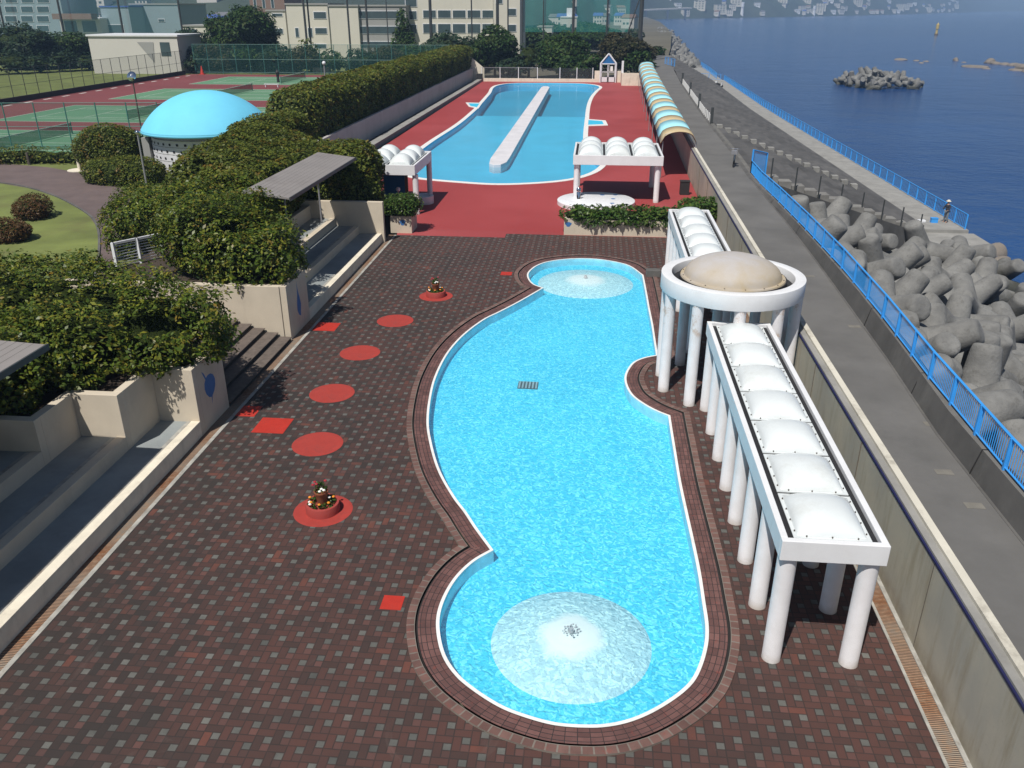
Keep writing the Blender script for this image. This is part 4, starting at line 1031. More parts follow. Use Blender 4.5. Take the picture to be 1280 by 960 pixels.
# ================================================================== FOLIAGE
def fib(n):
    i=np.arange(n)+.5; ph=np.arccos(1-2*i/n); th=np.pi*(1+5**.5)*i
    return np.stack([np.cos(th)*np.sin(ph),np.sin(th)*np.sin(ph),np.cos(ph)],1)
def vnoise(P,seed,sc):
    rg=np.random.RandomState(seed); out=np.zeros(len(P))
    for k in range(6):
        d=rg.normal(size=3); d/=np.linalg.norm(d); f=sc*rg.uniform(.6,2.2); out+=np.sin(P@d*f+rg.uniform(0,6.28))/(1+.5*k*.3)
    return out/3.2
def foliage(name,shapes,dens,size,mat,label=None,cat='bush',group=None,seed=1,rough=.16,parent=None,zmin=None,core=True,nscale=1.6,cut=None,fray=.12,up=.8,n2=5.5):
    """shapes: (cx,cy,cz,rx,ry,rz,p)  superellipsoid lobes. leaves on the displaced surface plus a leafy core"""
    rg=np.random.RandomState(seed)
    S=np.array([list(s[:6]) for s in shapes],float); PW_=[s[6] if len(s)>6 else 2. for s in shapes]
    def inside(P,k,m=.0):
        d=np.abs((P-S[k,:3])/S[k,3:6]); return (d**PW_[k]).sum(1)**(1/PW_[k])<1-m
    allP=[];allN=[]
    for k in range(len(S)):
        rx,ry,rz=S[k,3:6]; area=4*math.pi*(((rx*ry)**1.6+(rx*rz)**1.6+(ry*rz)**1.6)/3)**(1/1.6)*(1.25 if PW_[k]>3 else 1)
        n=int(area*dens); d=rg.normal(size=(n,3)); d/=np.linalg.norm(d,axis=1)[:,None]
        if PW_[k]>2.5:
            c=rg.uniform(-1,1,size=(n,3)); ax=rg.choice(3,n,p=np.array([ry*rz,rx*rz,rx*ry])/(ry*rz+rx*rz+rx*ry)); c[np.arange(n),ax]=np.sign(rg.uniform(-1,1,n)); d=c
        q=(np.abs(d)**PW_[k]).sum(1)**(1/PW_[k]); U=d/q[:,None]; P=S[k,:3]+U*S[k,3:6]
        N=np.sign(U)*np.abs(U)**(PW_[k]-1)/S[k,3:6]; N/=np.linalg.norm(N,axis=1)[:,None]+1e-9
        P=P+N*(vnoise(P,seed+11,nscale)*rough*1.6+vnoise(P,seed+5,nscale*n2)*rough*.7+rg.uniform(-fray,fray*.6,n))[:,None]
        keep=np.ones(n,bool)
        for j in range(len(S)):
            if j!=k: keep&=~inside(P,j,.06)
        if zmin is not None: keep&=P[:,2]>zmin
        if cut is not None: keep&=cut(P)
        # sparse patches
        keep&=(vnoise(P,seed+31,nscale*1.3)+rg.uniform(-.6,.6,n))>-.62
        allP.append(P[keep]); allN.append(N[keep])
    P=np.concatenate(allP); N=np.concatenate(allN); n=len(P)
    nn=N*.55+rg.normal(size=(n,3))*.5+np.array([0,0,up]); nn/=np.linalg.norm(nn,axis=1)[:,None]
    t=np.cross(nn,rg.normal(size=(n,3))); t/=np.linalg.norm(t,axis=1)[:,None]+1e-9; b=np.cross(nn,t)
    s=(size*(.5+rg.beta(1.4,2.6,n)*1.7))[:,None]
    V=np.stack([P-t*s,P+b*s*.5+nn*s*.12,P+t*s,P-b*s*.5+nn*s*.12],1).reshape(-1,3)
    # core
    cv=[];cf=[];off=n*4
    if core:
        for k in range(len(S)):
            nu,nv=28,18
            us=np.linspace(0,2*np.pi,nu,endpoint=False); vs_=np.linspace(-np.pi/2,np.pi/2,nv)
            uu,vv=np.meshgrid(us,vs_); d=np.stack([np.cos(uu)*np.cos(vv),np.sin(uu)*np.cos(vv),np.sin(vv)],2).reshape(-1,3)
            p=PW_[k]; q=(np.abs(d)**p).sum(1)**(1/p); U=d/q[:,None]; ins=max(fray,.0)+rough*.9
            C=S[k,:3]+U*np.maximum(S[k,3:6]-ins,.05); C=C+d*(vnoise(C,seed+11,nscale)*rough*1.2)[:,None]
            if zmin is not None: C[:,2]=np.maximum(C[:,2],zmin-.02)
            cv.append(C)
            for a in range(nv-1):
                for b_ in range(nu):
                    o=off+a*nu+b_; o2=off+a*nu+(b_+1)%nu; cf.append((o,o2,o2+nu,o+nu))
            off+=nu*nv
    allV=np.concatenate([V]+cv) if cv else V
    me=bpy.data.meshes.new(name); nf=n+len(cf)
    me.vertices.add(len(allV)); me.vertices.foreach_set('co',allV.ravel())
    me.loops.add(nf*4); li=np.concatenate([np.arange(n*4),np.array(cf,int).ravel() if cf else np.zeros(0,int)]).astype(np.int32)
    me.loops.foreach_set('vertex_index',li); me.polygons.add(nf); me.polygons.foreach_set('loop_start',np.arange(nf,dtype=np.int32)*4)
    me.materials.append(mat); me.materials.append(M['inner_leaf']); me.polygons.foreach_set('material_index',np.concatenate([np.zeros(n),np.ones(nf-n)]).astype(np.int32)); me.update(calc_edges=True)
    o=bpy.data.objects.new(name,me); col.objects.link(o)
    if parent is not None: o.parent=parent
    if label: tag(o,label,cat,group)
    return o
def hedge(name,label,mat='leaf_hedge',**k):
    return lambda shapes,dens,size,**kk: foliage(name,shapes,dens,size,M[mat],label,**{**k,**kk})
# near big bush on planter A
foliage('bush',[(-13.6,23.2,3.1,2.3,1.7,1.15,2.6),(-12.9,22.7,2.9,1.5,1.5,.95,2.4),(-15.9,23.3,3.3,2.2,2.2,1.2,2.5),(-18.5,24,3.3,2.4,2.2,1.2,2.4),(-14.9,21.2,3.0,1.35,1.7,1.15,2.4),(-16.3,19.4,2.9,1.5,1.7,1.1,2.3),(-18.2,18.6,2.9,1.8,2.2,1.1,2.3),(-17.2,20.6,2.8,1.6,1.8,1.0,2.3),(-19.5,21.5,2.9,1.6,2.2,1.0),(-14.4,24.1,3.7,1.1,.9,.75),(-17,24.6,3.8,1.2,.9,.75)],420,.062,M['leaf_near'],'big glossy leafy bush spilling over the near planter wall with the turnip mural','bush',seed=3,rough=.36,fray=.26,nscale=1.9)
foliage('bush',[(-13.55,31.5,3.0,1.85,1.8,1.25,2.9),(-15.6,33.0,3.35,2.0,2.5,1.5,2.6),(-16.6,36.4,3.2,1.9,2.3,1.7,2.6),(-13.1,32.3,2.8,1.3,1.6,.95),(-21.7,40.2,2.0,2.7,2.4,1.5,3.4),(-18.7,39.6,2.5,2.3,2.6,1.8,3)],300,.07,M['leaf_near'],'large leafy bush on the far planter wall between the stairs and grey canopy','bush',seed=8,rough=.33,fray=.24,nscale=1.8)
foliage('hedge',[(-16.9,40.8,3.5,1.25,4.6,1.6,3),(-17.9,42.5,3.4,1.9,4.2,1.7,3),(-16.2,48.2,3.0,3.9,3.2,1.9,3),(-20.2,46,3.45,2.1,5.6,1.8,3),(-13.6,47.9,2.6,1.5,1.7,1.75,2.6),(-19.8,50.2,3.4,2.7,3.4,1.9,3)],190,.085,M['leaf_hedge'],'broad clipped hedge mound behind the far grey canopy','hedge',seed=12,rough=.17,nscale=1.4,fray=.13)  # first lobe is added out of sight behind the roof to shade the wall
foliage('hedge',[(-21.9,56.5,3.5,1.8,5.2,1.85,3.2)],150,.09,M['leaf_hedge'],'rounded clipped hedge block between the blue dome and the left pergola','hedge',seed=13,rough=.13,nscale=1.2)
foliage('hedge',[(-25.0,y,3.7,2.4,7.2,2.15,4) for y in range(76,158,10)],75,.12,M['leaf_hedge'],'very long clipped hedge running down the left side of the pool','hedge',seed=14,rough=.16,nscale=.9,fray=.16,cut=lambda P:P[:,1]>60)
foliage('ivy',[(2.5,48.15,1.05,4.3,.95,.42,3.6),(6.4,49.5,1.2,1.3,1.4,.5,3)],160,.10,M['leaf_ivy'],'bright green ivy overflowing the long planter at the end of the brick deck','ivy',seed=15,rough=.12,fray=.12,nscale=2.5)
foliage('bush',[(-11.05,47.5,1.55,1.15,1.05,.62,2.6)],230,.06,M['leaf_ivy'],'small round trimmed bush in the cream planter with blue emblem','bush',seed=16,rough=.06,fray=.08,nscale=2.5)
foliage('bush',[(-37.3,62.6,2.1,2.6,2.0,1.75,2.4)],170,.075,M['leaf_hedge'],'round ball-clipped bush behind the lower one, left of the blue dome','bush','clipped bushes by the path',seed=17,rough=.08,nscale=1.3)
foliage('bush',[(-33.6,57.6,1.25,2.9,1.8,1.05,2.5)],170,.075,M['leaf_hedge'],'low wide clipped bush at the path edge just left of the blue dome','bush','clipped bushes by the path',seed=18,rough=.08,nscale=1.3)
g=gp(43,272,.55); foliage('shrub',[(g.x,g.y,1.1,1.0,1.1,.7,2.2)],420,.055,M['leaf_red'],'reddish brown shrub on the lawn farther from the camera','shrub','reddish shrubs on the round lawn',seed=19,rough=.14,fray=.14)
g=gp(14,300,.55); foliage('shrub',[(g.x,g.y,1.0,1.2,1.1,.65,2.2),(g.x-1.3,g.y-.8,.9,1,1,.55)],420,.055,M['leaf_red'],'wide reddish brown shrub on the lawn nearer the big bush','shrub','reddish shrubs on the round lawn',seed=20,rough=.14,fray=.14)
a=gp(0,207,.55); b=gp(97,206,.55)
foliage('hedge',[(a.x+(b.x-a.x)*k/4,a.y+(b.y-a.y)*k/4+1.2,.95,1.7,.9,.75,2.6) for k in range(-1,5)],60,.09,M['leaf_hedge'],'low rough hedge along the foot of the tennis court fence','hedge',seed=21,rough=.16,fray=.18)
# ================================================================== PARK, TENNIS
GZ=.55
def gpoly(pts,z): return [gp(u,v,z) for u,v in pts]
outer_=[(-80,203),(0,204),(60,209),(105,217),(140,226),(165,250),(160,300),(130,345)]
inner_=[(118,345),(124,312),(122,285),(110,268),(75,248),(40,236),(0,229),(-80,226)]
P=[Vector((p.x,p.y,0)) for p in gpoly(outer_,GZ)]+[Vector((p.x,p.y,0)) for p in gpoly(inner_,GZ)]
o=MB().add([(p.x,p.y,GZ+.006) for p in P],[tuple(range(len(P)))]).build('path',M['path']); struct(o)
Li=catmull([(p.x,p.y) for p in gpoly(inner_,GZ)],5)
mb=MB()
for a,b in zip(Li,Li[1:]): mb.obox(a,b,.12,GZ-.05,GZ+.07)
tag(mb.build('lawn_edging',M['concrete_dark']),'thin dark kerb edging between the round lawn and the purple path','kerb')
o=MB().add([(x,y,GZ+.010) for x,y in [(-77,70),(-24,70),(-24,161),(-77,161)]],[(0,1,2,3)]).build('tennis_surface',M['tennis_red']); struct(o)
for k,yc in enumerate((75,98.2,122.5,147.3)):
    o=MB().box(-67,-37,yc-8.2,yc+8.2,GZ,GZ+.018).build('tennis_court',M['tennis_green']); struct(o)
    mb=MB(); z0,z1=GZ+.019,GZ+.024
    for (x0,x1,y0,y1) in ((-63.9,-40.1,-5.5,-5.42),(-63.9,-40.1,5.42,5.5),(-63.9,-40.1,-4.15,-4.07),(-63.9,-40.1,4.07,4.15),(-63.98,-63.9,-5.5,5.5),(-40.1,-40.02,-5.5,5.5),(-58.4,-58.32,-4.1,4.1),(-45.7,-45.62,-4.1,4.1),(-58.4,-45.6,-.04,.04),(-67,-37,-8.2,-8.1),(-67,-37,8.1,8.2),(-67,-66.9,-8.1,8.1)):
        mb.box(x0,x1,yc+y0,yc+y1,z0,z1)
    o=mb.build('court_lines',M['line']); struct(o)
    t=empty('tennis_net',(-52,yc,GZ),('tennis net on the court nearest the ball-clipped bushes','tennis net on the second court beyond the fence','tennis net on the court right behind the blue dome','tennis net on the farthest court')[k],'net','tennis nets')
    for s in (-6.2,6.2): MB().tube((0,s,0),(0,s,1.15),.06,n=8).build('post',M['green_metal'],t)
    MB().add([(0,-6.2,.1),(0,6.2,.1),(0,6.2,1.0),(0,-6.2,1.0)],[(0,1,2,3)]).build('net_mesh',M['net_tennis'],t)
    MB().box(-.03,.03,-6.2,6.2,1.0,1.08).build('tape',M['line'],t)
g=gp(340,109,GZ); t=empty('bench',(g.x,g.y,GZ),'small white bench between the far tennis courts','bench')
MB().box(-1.2,1.2,-.2,.2,.42,.5).build('seat',M['white'],t)
for s in (-1,1): MB().box(s*1-.05,s*1+.05,-.15,.15,0,.42).build('leg',M['white'],t)
g=gp(348,103,GZ); o=MB().lathe([(.25,0),(.22,.9),(.35,1.6),(.1,2.0),(.001,2.05)],(0,0,0),10).build('umpire_post',M['rubber']); o.location=g; tag(o,'dark hooded stand beside the white bench','stand')
g=gp(253,93,GZ); o=MB().box(-.5,.5,-.5,.5,0,.08).lathe([(.35,.08),(.06,1.5),(.001,1.52)],(0,0,0),12).build('traffic_cone',simple('cone_red',(.5,.04,.02),.6)); o.location=g; tag(o,'red traffic cone near the corner of the white hall','cone')
g=gp(403,92.5,GZ); o=MB().box(-1.6,1.6,-.4,.4,.4,1.1).box(-1.5,-1.3,-.3,.3,0,.4).box(1.3,1.5,-.3,.3,0,.4).build('dark_bench',M['rubber']); o.location=g; tag(o,'dark bench at the foot of the far green fence','bench')
def wire_fence(label,pts,h,sp,mat='green_metal',mesh='fence_mesh',kerb=0,r=.05):
    P=[Vector(p) for p in pts]; t=empty('wire_fence',P[0],label,'fence'); o0=P[0]; rl=MB(); ms=MB()
    for a,b in zip(P,P[1:]):
        n=max(1,round((b-a).length/sp))
        for i in range(n+1):
            if i==n and b is not P[-1]: continue
            q=a+(b-a)*i/n-o0; MB().tube(q,q+Vector((0,0,h)),r,n=6).build('post',M[mat],t)
        for hh in (h-.03,h*.5,.35): rl.tube(a-o0+Vector((0,0,hh)),b-o0+Vector((0,0,hh)),r*.55,n=5)
        A=a-o0;B=b-o0; ms.add([A,B,B+Vector((0,0,h)),A+Vector((0,0,h))],[(0,1,2,3)])
        if kerb: MB().obox((A.x,A.y),(B.x,B.y),.3,0,kerb).build('kerb',M['rubber'],t)
    rl.build('rails',M[mat],t); ms.build('wire_mesh',M[mesh],t); return t
wire_fence('green wire fence running behind the low hedge in front of the tennis courts',[gp(-60,188,GZ),gp(205,187,GZ)],4.0,2.75)
wire_fence('green wire fence on a black kerb slanting along the left side of the courts',[(-76.5,86,GZ),(-77.5,160,GZ)],4.2,2.9,'dark_metal',kerb=.7,r=.045)
wire_fence('tall green wire fence behind the far tennis court',[(-76,161.5,GZ),(-27,161.5,GZ)],5.3,2.75,r=.06)
# line marks by the kerb
mb=MB()
for k in range(14): y=100+k*4.3; mb.box(-75.6,-75.2,y,y+1.7,GZ+.012,GZ+.016)
o=mb.build('court_edge_marks',M['line']); struct(o)
# white hall
a=wp(108,91,160); t=empty('white_hall',(-96,161,GZ),'plain white flat-roofed hall beyond the slanting fence','building')
MB().box(0,17.5,0,10,0,6.6).build('wall',M['tree_house'],t); MB().box(-.25,17.75,-.25,10.25,6.6,6.9).build('roof',M['white'],t)
MB().box(14.0,15.9,-.06,-.003,3.2,5.6).build('window',M['glass'],t)
MB().add([(9.6,-.07,5.6),(12.8,-.07,5.6),(12.4,-.07,2.0)],[(0,2,1)]).build('wall_emblem',M['school_grey'],t)
# blue dome kiosk
t=empty('dome_kiosk',(-29.3,63.0,GZ),'round kiosk with a big sky blue dome roof and pale slotted wall','kiosk')
DR=4.8
prof=[(DR-.25,2.95),(DR,3.0),(DR+.03,3.08),(DR-.02,3.2)]+[(DR*math.cos(k*math.pi/2/20)**1.0,3.2+math.sqrt(5.67**2-(DR*math.cos(k*math.pi/2/20))**2)-(5.67-2.65)) for k in range(1,20)]+[(.001,5.85)]
# flatten towards shallow cap
prof=[(r,z) for r,z in prof]
MB().lathe(prof,(0,0,0),72).build('dome_roof',M['blue_dome'],t,smooth=True)
MB().lathe([(3.9,2.95),(4.55,2.95)],(0,0,0),48).build('soffit',M['school_grey'],t)
mb=MB(); mb.lathe([(4.15,0),(4.15,2.7),(3.9,2.7),(3.9,2.95)],(0,0,0),56)
for lv in range(5):
    z=.35+lv*.5
    for k in range(-9,5):
        a_=-math.pi/2+k*.155+.07*(lv%2); c,s=math.cos(a_),math.sin(a_); x,y=4.16*c,4.16*s
        mb.add([(x-s*-.09+.01*c,y+c*-.09+.01*s,z),(x-s*.09+.01*c,y+c*.09+.01*s,z),(x-s*.09+.01*c,y+c*.09+.01*s,z+.16),(x-s*-.09+.01*c,y+c*-.09+.01*s,z+.16)],[(0,1,2,3)],1)
mb.build('wall',[simple('kiosk_wall',(.64,.64,.67),.7,.06,1,.05,dirt=((.35,.35,.37),.4)),M['slot']],t,smooth=True)
mb=MB()
for lv in range(5): mb.lathe([(4.152,.22+lv*.5),(4.175,.24+lv*.5),(4.152,.26+lv*.5)],(0,0,0),48)
mb.build('wall_grooves',M['school_grey'],t)
mb=MB().box(-4.5,-3.95,-1.9,-1.2,0,2.6); mb.build('entrance_pier',M['school_grey'],t)
def wpole(name,label,cat,u,v,z,h,r,mat,head=None):
    g=gp(u,v,z); t=empty(name,(g.x,g.y,z),label,cat); MB().tube((0,0,0),(0,0,h),r,r*.8,n=8).build('pole',M[mat],t)
    if head: head(t,h)
    return t
wpole('traffic_mirror','round silver mirror ball on a thin brown pole left of the blue dome','mirror',181,186,GZ,6.1,.07,'bark',lambda t,h:(MB().lathe([(.001,-.18),(.3,-.12),(.42,0),(.3,.14),(.001,.2)],(0,0,0),20,axis=Matrix.Rotation(R(65),3,'X')).build('mirror_head',M['chrome'],t,smooth=True).__setattr__('location',(0,-.05,h))))
wpole('path_post','short brown wooden post at the far path edge','post',37,206,GZ,.95,.13,'bark')
wpole('path_bollard','cream bollard lamp standing beside the ball-clipped bushes','bollard',100,213,GZ,1.25,.14,'cream_top',lambda t,h:MB().lathe([(.3,0),(.9,.01),(.9,.06),(.001,.07)],(0,0,0),16).build('base',M['cream_top'],t))
wpole('garden_lamp','thin grey lamp pole rising out of the big bush','lamp',189,262,GZ,4.6,.07,'metal',lambda t,h:MB().sphere((0,0,h+.05),.14,n=10).build('lamp_head',M['chrome'],t,smooth=True))
wpole('garden_lamp','thin grey pole standing on the ridge of the long hedge','lamp',412,160,GZ,6.3,.09,'metal',lambda t,h:MB().sphere((0,0,h+.05),.2,n=10).build('lamp_head',M['white'],t,smooth=True))
# ================================================================== TETRAPODS
def tetra_mesh(seed):
    mb=MB(); dirs=[Vector((0,0,1))]+[Vector((math.cos(a)*.943,math.sin(a)*.943,-.333)) for a in (0,2.0944,4.1888)]
    for d in dirs:
        q=d.to_track_quat('Z','Y').to_matrix()
        mb.lathe([(.001,0),(.72,.0),(.67,.5),(.51,1.95),(.49,2.03),(.42,2.08),(.001,2.09)],(0,0,0),24,axis=q)
    mb.sphere((0,0,0),.74,n=20)
    o=mb.build('tmp',M['tetra']); rm=o.modifiers.new('r','REMESH'); rm.mode='VOXEL'; rm.voxel_size=.085
    sm=o.modifiers.new('s','SMOOTH'); sm.iterations=4; sm.factor=.5
    dg=bpy.context.evaluated_depsgraph_get(); me=bpy.data.meshes.new_from_object(o.evaluated_get(dg)); me.name='tetrapod_mesh'
    bpy.data.objects.remove(o); me.polygons.foreach_set('use_smooth',[True]*len(me.polygons)); return me
TM=tetra_mesh(0)
def tetra_low():
    mb=MB(); dirs=[Vector((0,0,1))]+[Vector((math.cos(a)*.943,math.sin(a)*.943,-.333)) for a in (0,2.0944,4.1888)]
    for d in dirs: mb.tube((0,0,0),d*1.85,.8,.52,n=9)
    return mb.build('t',M['tetra'])
_o=tetra_low(); TL=_o.data; TL.name='tetrapod_far_mesh'; bpy.data.objects.remove(_o)
rt=random.Random(21)
def tetra(x,y,z,s,label,group,me):
    o=bpy.data.objects.new('tetrapod',me); col.objects.link(o); o.location=(x,y,z); o.scale=(s,s,s)
    o.rotation_euler=(rt.uniform(0,6.28),rt.uniform(0,6.28),rt.uniform(0,6.28)); tag(o,label,'tetrapod',group); return o
# rubble bed below
bed=MB(); 
for ya,yb in ((-10,20),(20,40),(40,57),(57,67.5)):
    xa,xb=kerbx(ya)+.3,kerbx(yb)+.3
    if ya==57: bed.add([(11.0,57,-1.5),(26,62.7,-5.0),(33,63,-7.2),(33,56,-7.2),(11,56,-1.5)],[(0,1,2,3,4)])
    else: bed.add([(xa,ya,-1.2),(xb,yb,-1.2),(25.5+(yb-52)*.27,yb,-7.2),(25.5+(ya-52)*.27,ya,-7.2)],[(0,3,2,1)])
struct(bed.build('rubble_bed',simple('rubble_dark',(.055,.052,.048),.95,.4,1,.6)))
row=0; y=10.5
while y<63:
    x=11.6+(1.3 if row%2 else 0)
    xmax=26.6+(y-52)*.27
    while x<xmax+1.2:
        if y>54.5+(x-11)*.42: x+=2.7; continue
        f=(x-11)/(xmax-11); z=.1-5.8*f**1.05+rt.uniform(-.45,.45)
        tetra(x+rt.uniform(-.35,.35),y+rt.uniform(-.35,.35),z,rt.uniform(1.0,1.2),'big grey concrete tetrapod heaped between the blue railing and the sea','tetrapods heaped beside the road',TM)
        x+=2.7
    y+=2.4; row+=1
# offshore heap
for k in range(46):
    a=rt.uniform(0,6.28); r=math.sqrt(rt.random()); x=71+9*r*math.cos(a); y=231+13*r*math.sin(a); z=-5.6+2.9*(1-r)**.8+rt.uniform(-.2,.3)
    tetra(x,y,z,rt.uniform(.8,1.05),'pale concrete tetrapod of the lone heap standing off the shore','tetrapods of the offshore heap',TL)
# coast beyond
for k in range(130):
    f=rt.random()**1.6; y=262+(700-262)*f; xc=29+(55-29)*f-5; x=xc+rt.uniform(-5,6); z=-4.6+1.9*max(0,1-(x-xc+5)/11)+rt.uniform(-.3,.5)
    tetra(x,y,z,rt.uniform(1.0,1.4),'distant tetrapod in the rubble bank along the shore beyond the quay','tetrapods along the far shore',TL)
def rock(x,y,z,sx,sy,sz,label,group,seed):
    D=fib(220); n=vnoise(D*1.0,seed,2.2); Pn=D*(1+.28*n)[:,None]*np.array([sx,sy,sz])
    bm=bmesh.new(); [bm.verts.new(p) for p in Pn]; bmesh.ops.convex_hull(bm,input=bm.verts)
    for v in [v for v in bm.verts if not v.link_faces]: bm.verts.remove(v)
    me=bpy.data.meshes.new('sea_rock'); bm.to_mesh(me); bm.free(); me.materials.append(M['rock'])
    o=bpy.data.objects.new('sea_rock',me); col.objects.link(o); o.location=(x,y,z); tag(o,label,'rock',group)
rr=random.Random(4)
for (u,v,w_,h_) in ((1125,75,5,.9),(1145,76,3,.7),(1158,77,2.5,.6),(1152,79,2,.6),(1195,76,2.6,1.6),(1205,78,2,.5),(1218,84,8,1.0),(1237,79,4,2.0),(1246,80,5,1.4),(1256,81,5,1.2),(1266,82,5,1.3),(1276,83,5,1.4),(1286,84,6,1.4),(1270,88,5,1.0),(1280,87,7,2.2),(1292,90,8,2.0),(1232,86,3,.9)):
    g=gp(u,v,-6); rock(g.x,g.y,-6.1,w_*.42,w_*.6,h_*.75,'low brown rock of the reef breaking the sea surface at the right','rocks of the low reef',rr.randint(1,999))
for (u,v) in ((1243,318),(1257,338),(1249,326)):
    g=gp(u,v,-6); rock(g.x,g.y,-6.1,.9,.7,.45 if v>320 else .9,'small wet rock in the water at the foot of the tetrapods','wet rocks by the tetrapods',rr.randint(1,999))
g=gp(1170,44,-6); t=empty('beacon_buoy',(g.x,g.y,-6),'slim yellowish beacon buoy far out on the open sea','buoy')
MB().lathe([(.001,-.5),(1.2,-.5),(1.3,.6),(.9,1.2),(.001,1.2)],(0,0,0),14).build('float',simple('buoy_dark',(.12,.08,.03),.7),t)
MB().lathe([(.9,1.2),(.7,4),(1.1,4.2),(1.1,7.2),(.5,7.6),(.001,8.6)],(0,0,0),14).build('tower',simple('buoy_yellow',(.5,.38,.12),.6),t)
# ================================================================== PEOPLE AND SMALL VEHICLES
def skin_obj(name,verts,edges,radii,mat,parent,root=0,sub=1):
    me=bpy.data.meshes.new(name); me.from_pydata(verts,edges,[]); o=bpy.data.objects.new(name,me); col.objects.link(o); o.parent=parent
    m=o.modifiers.new('skin','SKIN'); sv=me.skin_vertices[0].data
    for i,r in enumerate(radii): sv[i].radius=(r,r) if not isinstance(r,tuple) else r
    sv[root].use_root=True; s=o.modifiers.new('sub','SUBSURF'); s.levels=sub; s.render_levels=sub+1; me.materials.append(mat); return o
g=gp(1181,278,-3.7)
t=empty('person',(g.x,g.y,-3.7),'person in dark clothes and pale hat standing with a rod at the quay corner','person',rz=R(-60))
V=[(0,0,.92),(0,0,1.10),(0,-.02,1.30),(0,-.03,1.44),(0,-.05,1.54),(0,-.06,1.66),
   (-.11,0,.86),(-.13,.02,.48),(-.14,.04,.08),(-.14,-.12,.03),(.11,0,.86),(.13,-.03,.48),(.14,0,.08),(.14,-.16,.03),
   (-.19,-.03,1.38),(-.25,-.08,1.12),(-.20,-.32,1.08),(.19,-.03,1.38),(.25,-.10,1.12),(.17,-.34,1.12)]
E_=[(0,1),(1,2),(2,3),(3,4),(4,5),(0,6),(6,7),(7,8),(8,9),(0,10),(10,11),(11,12),(12,13),(3,14),(14,15),(15,16),(3,17),(17,18),(18,19)]
skin_obj('body',V,E_,[.13,.12,.14,.09,.055,.10,.09,.065,.05,.045,.09,.065,.05,.045,.065,.05,.04,.065,.05,.04],M['skin'],t)
skin_obj('jacket',[V[i] for i in (0,1,2,3,14,15,16,17,18,19)],[(0,1),(1,2),(2,3),(3,4),(4,5),(5,6),(3,7),(7,8),(8,9)],[.155,.145,.165,.10,.08,.065,.05,.08,.065,.05],M['cloth_dark'],t)
skin_obj('trousers',[V[i] for i in (0,6,7,8,10,11,12)],[(0,1),(1,2),(2,3),(0,4),(4,5),(5,6)],[.15,.105,.085,.07,.105,.085,.07],M['cloth_grey'],t)
MB().lathe([(.19,1.70),(.19,1.715),(.115,1.73),(.10,1.81),(.001,1.83)],(0,-.06,0),16).build('hat',M['cream_top'],t)
o=MB().tube((0,0,0),(.0,-2.6,1.3),.022,.008,n=5).build('fishing_rod',M['dark_metal']); o.location=(g.x-.2,g.y-.3,-2.6); o.rotation_euler=(0,0,R(-60)); tag(o,'thin dark fishing rod held by the person on the quay','fishing rod')
o=MB().box(-.25,.25,-.17,.17,0,.32).box(-.27,.27,-.19,.19,.321,.38).build('cooler_box',M['blue_rail']); o.location=(g.x-.9,g.y-.1,-3.7); tag(o,'small blue cooler box on the quay beside the person','cooler box')
o=MB().box(-.3,.3,-.2,.2,0,.22).build('white_bag',M['white'],bevel=.06); o.location=(g.x-1.9,g.y-.2,-3.7); tag(o,'white bag lying on the quay a little left of the person','bag')
def bicycle(u,v,label,z=1.955,s=1.0,rz=0):
    g=gp(u,v,z); t=empty('bicycle',(g.x,g.y,z),label,'bicycle',rz=rz)
    for y in (-.52,.52):
        mb=MB(); P=[Vector((0,y+.32*math.cos(a),.33+.32*math.sin(a))) for a in [k*math.pi/10 for k in range(21)]]
        for a,b in zip(P,P[1:]): mb.tube(a,b,.022,n=6,caps=False)
        for k in range(8): mb.tube((0,y,.33),(0,y+.31*math.cos(k*.785),.33+.31*math.sin(k*.785)),.004,n=3)
        mb.build('wheel',M['rubber'],t)
    mb=MB(); 
    for a,b in (((0,.52,.33),(0,.15,.78)),((0,.15,.78),(0,.1,.32)),((0,.52,.33),(0,.1,.32)),((0,.15,.75),(0,-.35,.82)),((0,.1,.32),(0,-.38,.75)),((0,-.52,.33),(0,-.34,.95)),((0,.15,.75),(0,.17,.9))): mb.tube(a,b,.02,n=6)
    mb.build('frame',M['chrome'],t)
    MB().tube((-.28,-.30,1.0),(.28,-.30,1.0),.018,n=6).build('handlebar',M['chrome'],t)
    MB().box(-.09,.09,.05,.33,.9,.95).build('saddle',M['rubber'],t)
    mb=MB(); mb.box(-.16,.16,-.62,-.36,.72,.92); mb.build('basket',M['metal'],t); return t
bicycle(917,207,'silver bicycle leaning by the kerb of the grey road',rz=R(-12)).scale=(1.25,1.2,1.2)
g=gp(899,109,-3.7); t=empty('scooter',(g.x,g.y,-3.7),'small black and white scooter parked on the light lower quay','scooter',rz=R(60))
for y in (-.6,.6): MB().tube((-.06,y,.25),(.06,y,.25),.25,n=16).build('wheel',M['rubber'],t)
MB().box(-.16,.16,-.2,.75,.35,.72).build('body',M['rubber'],t,bevel=.05); MB().box(-.2,.2,-.62,-.48,.3,1.0).build('front_shield',M['white'],t,bevel=.03)
MB().box(-.14,.14,.0,.7,.73,.84).build('seat',M['rubber'],t,bevel=.03); MB().tube((-.32,-.5,1.08),(.32,-.5,1.08),.03,n=6).build('handlebar',M['rubber'],t)
MB().box(-.2,.2,.55,.95,.85,1.2).build('carrier_box',M['white'],t,bevel=.03)
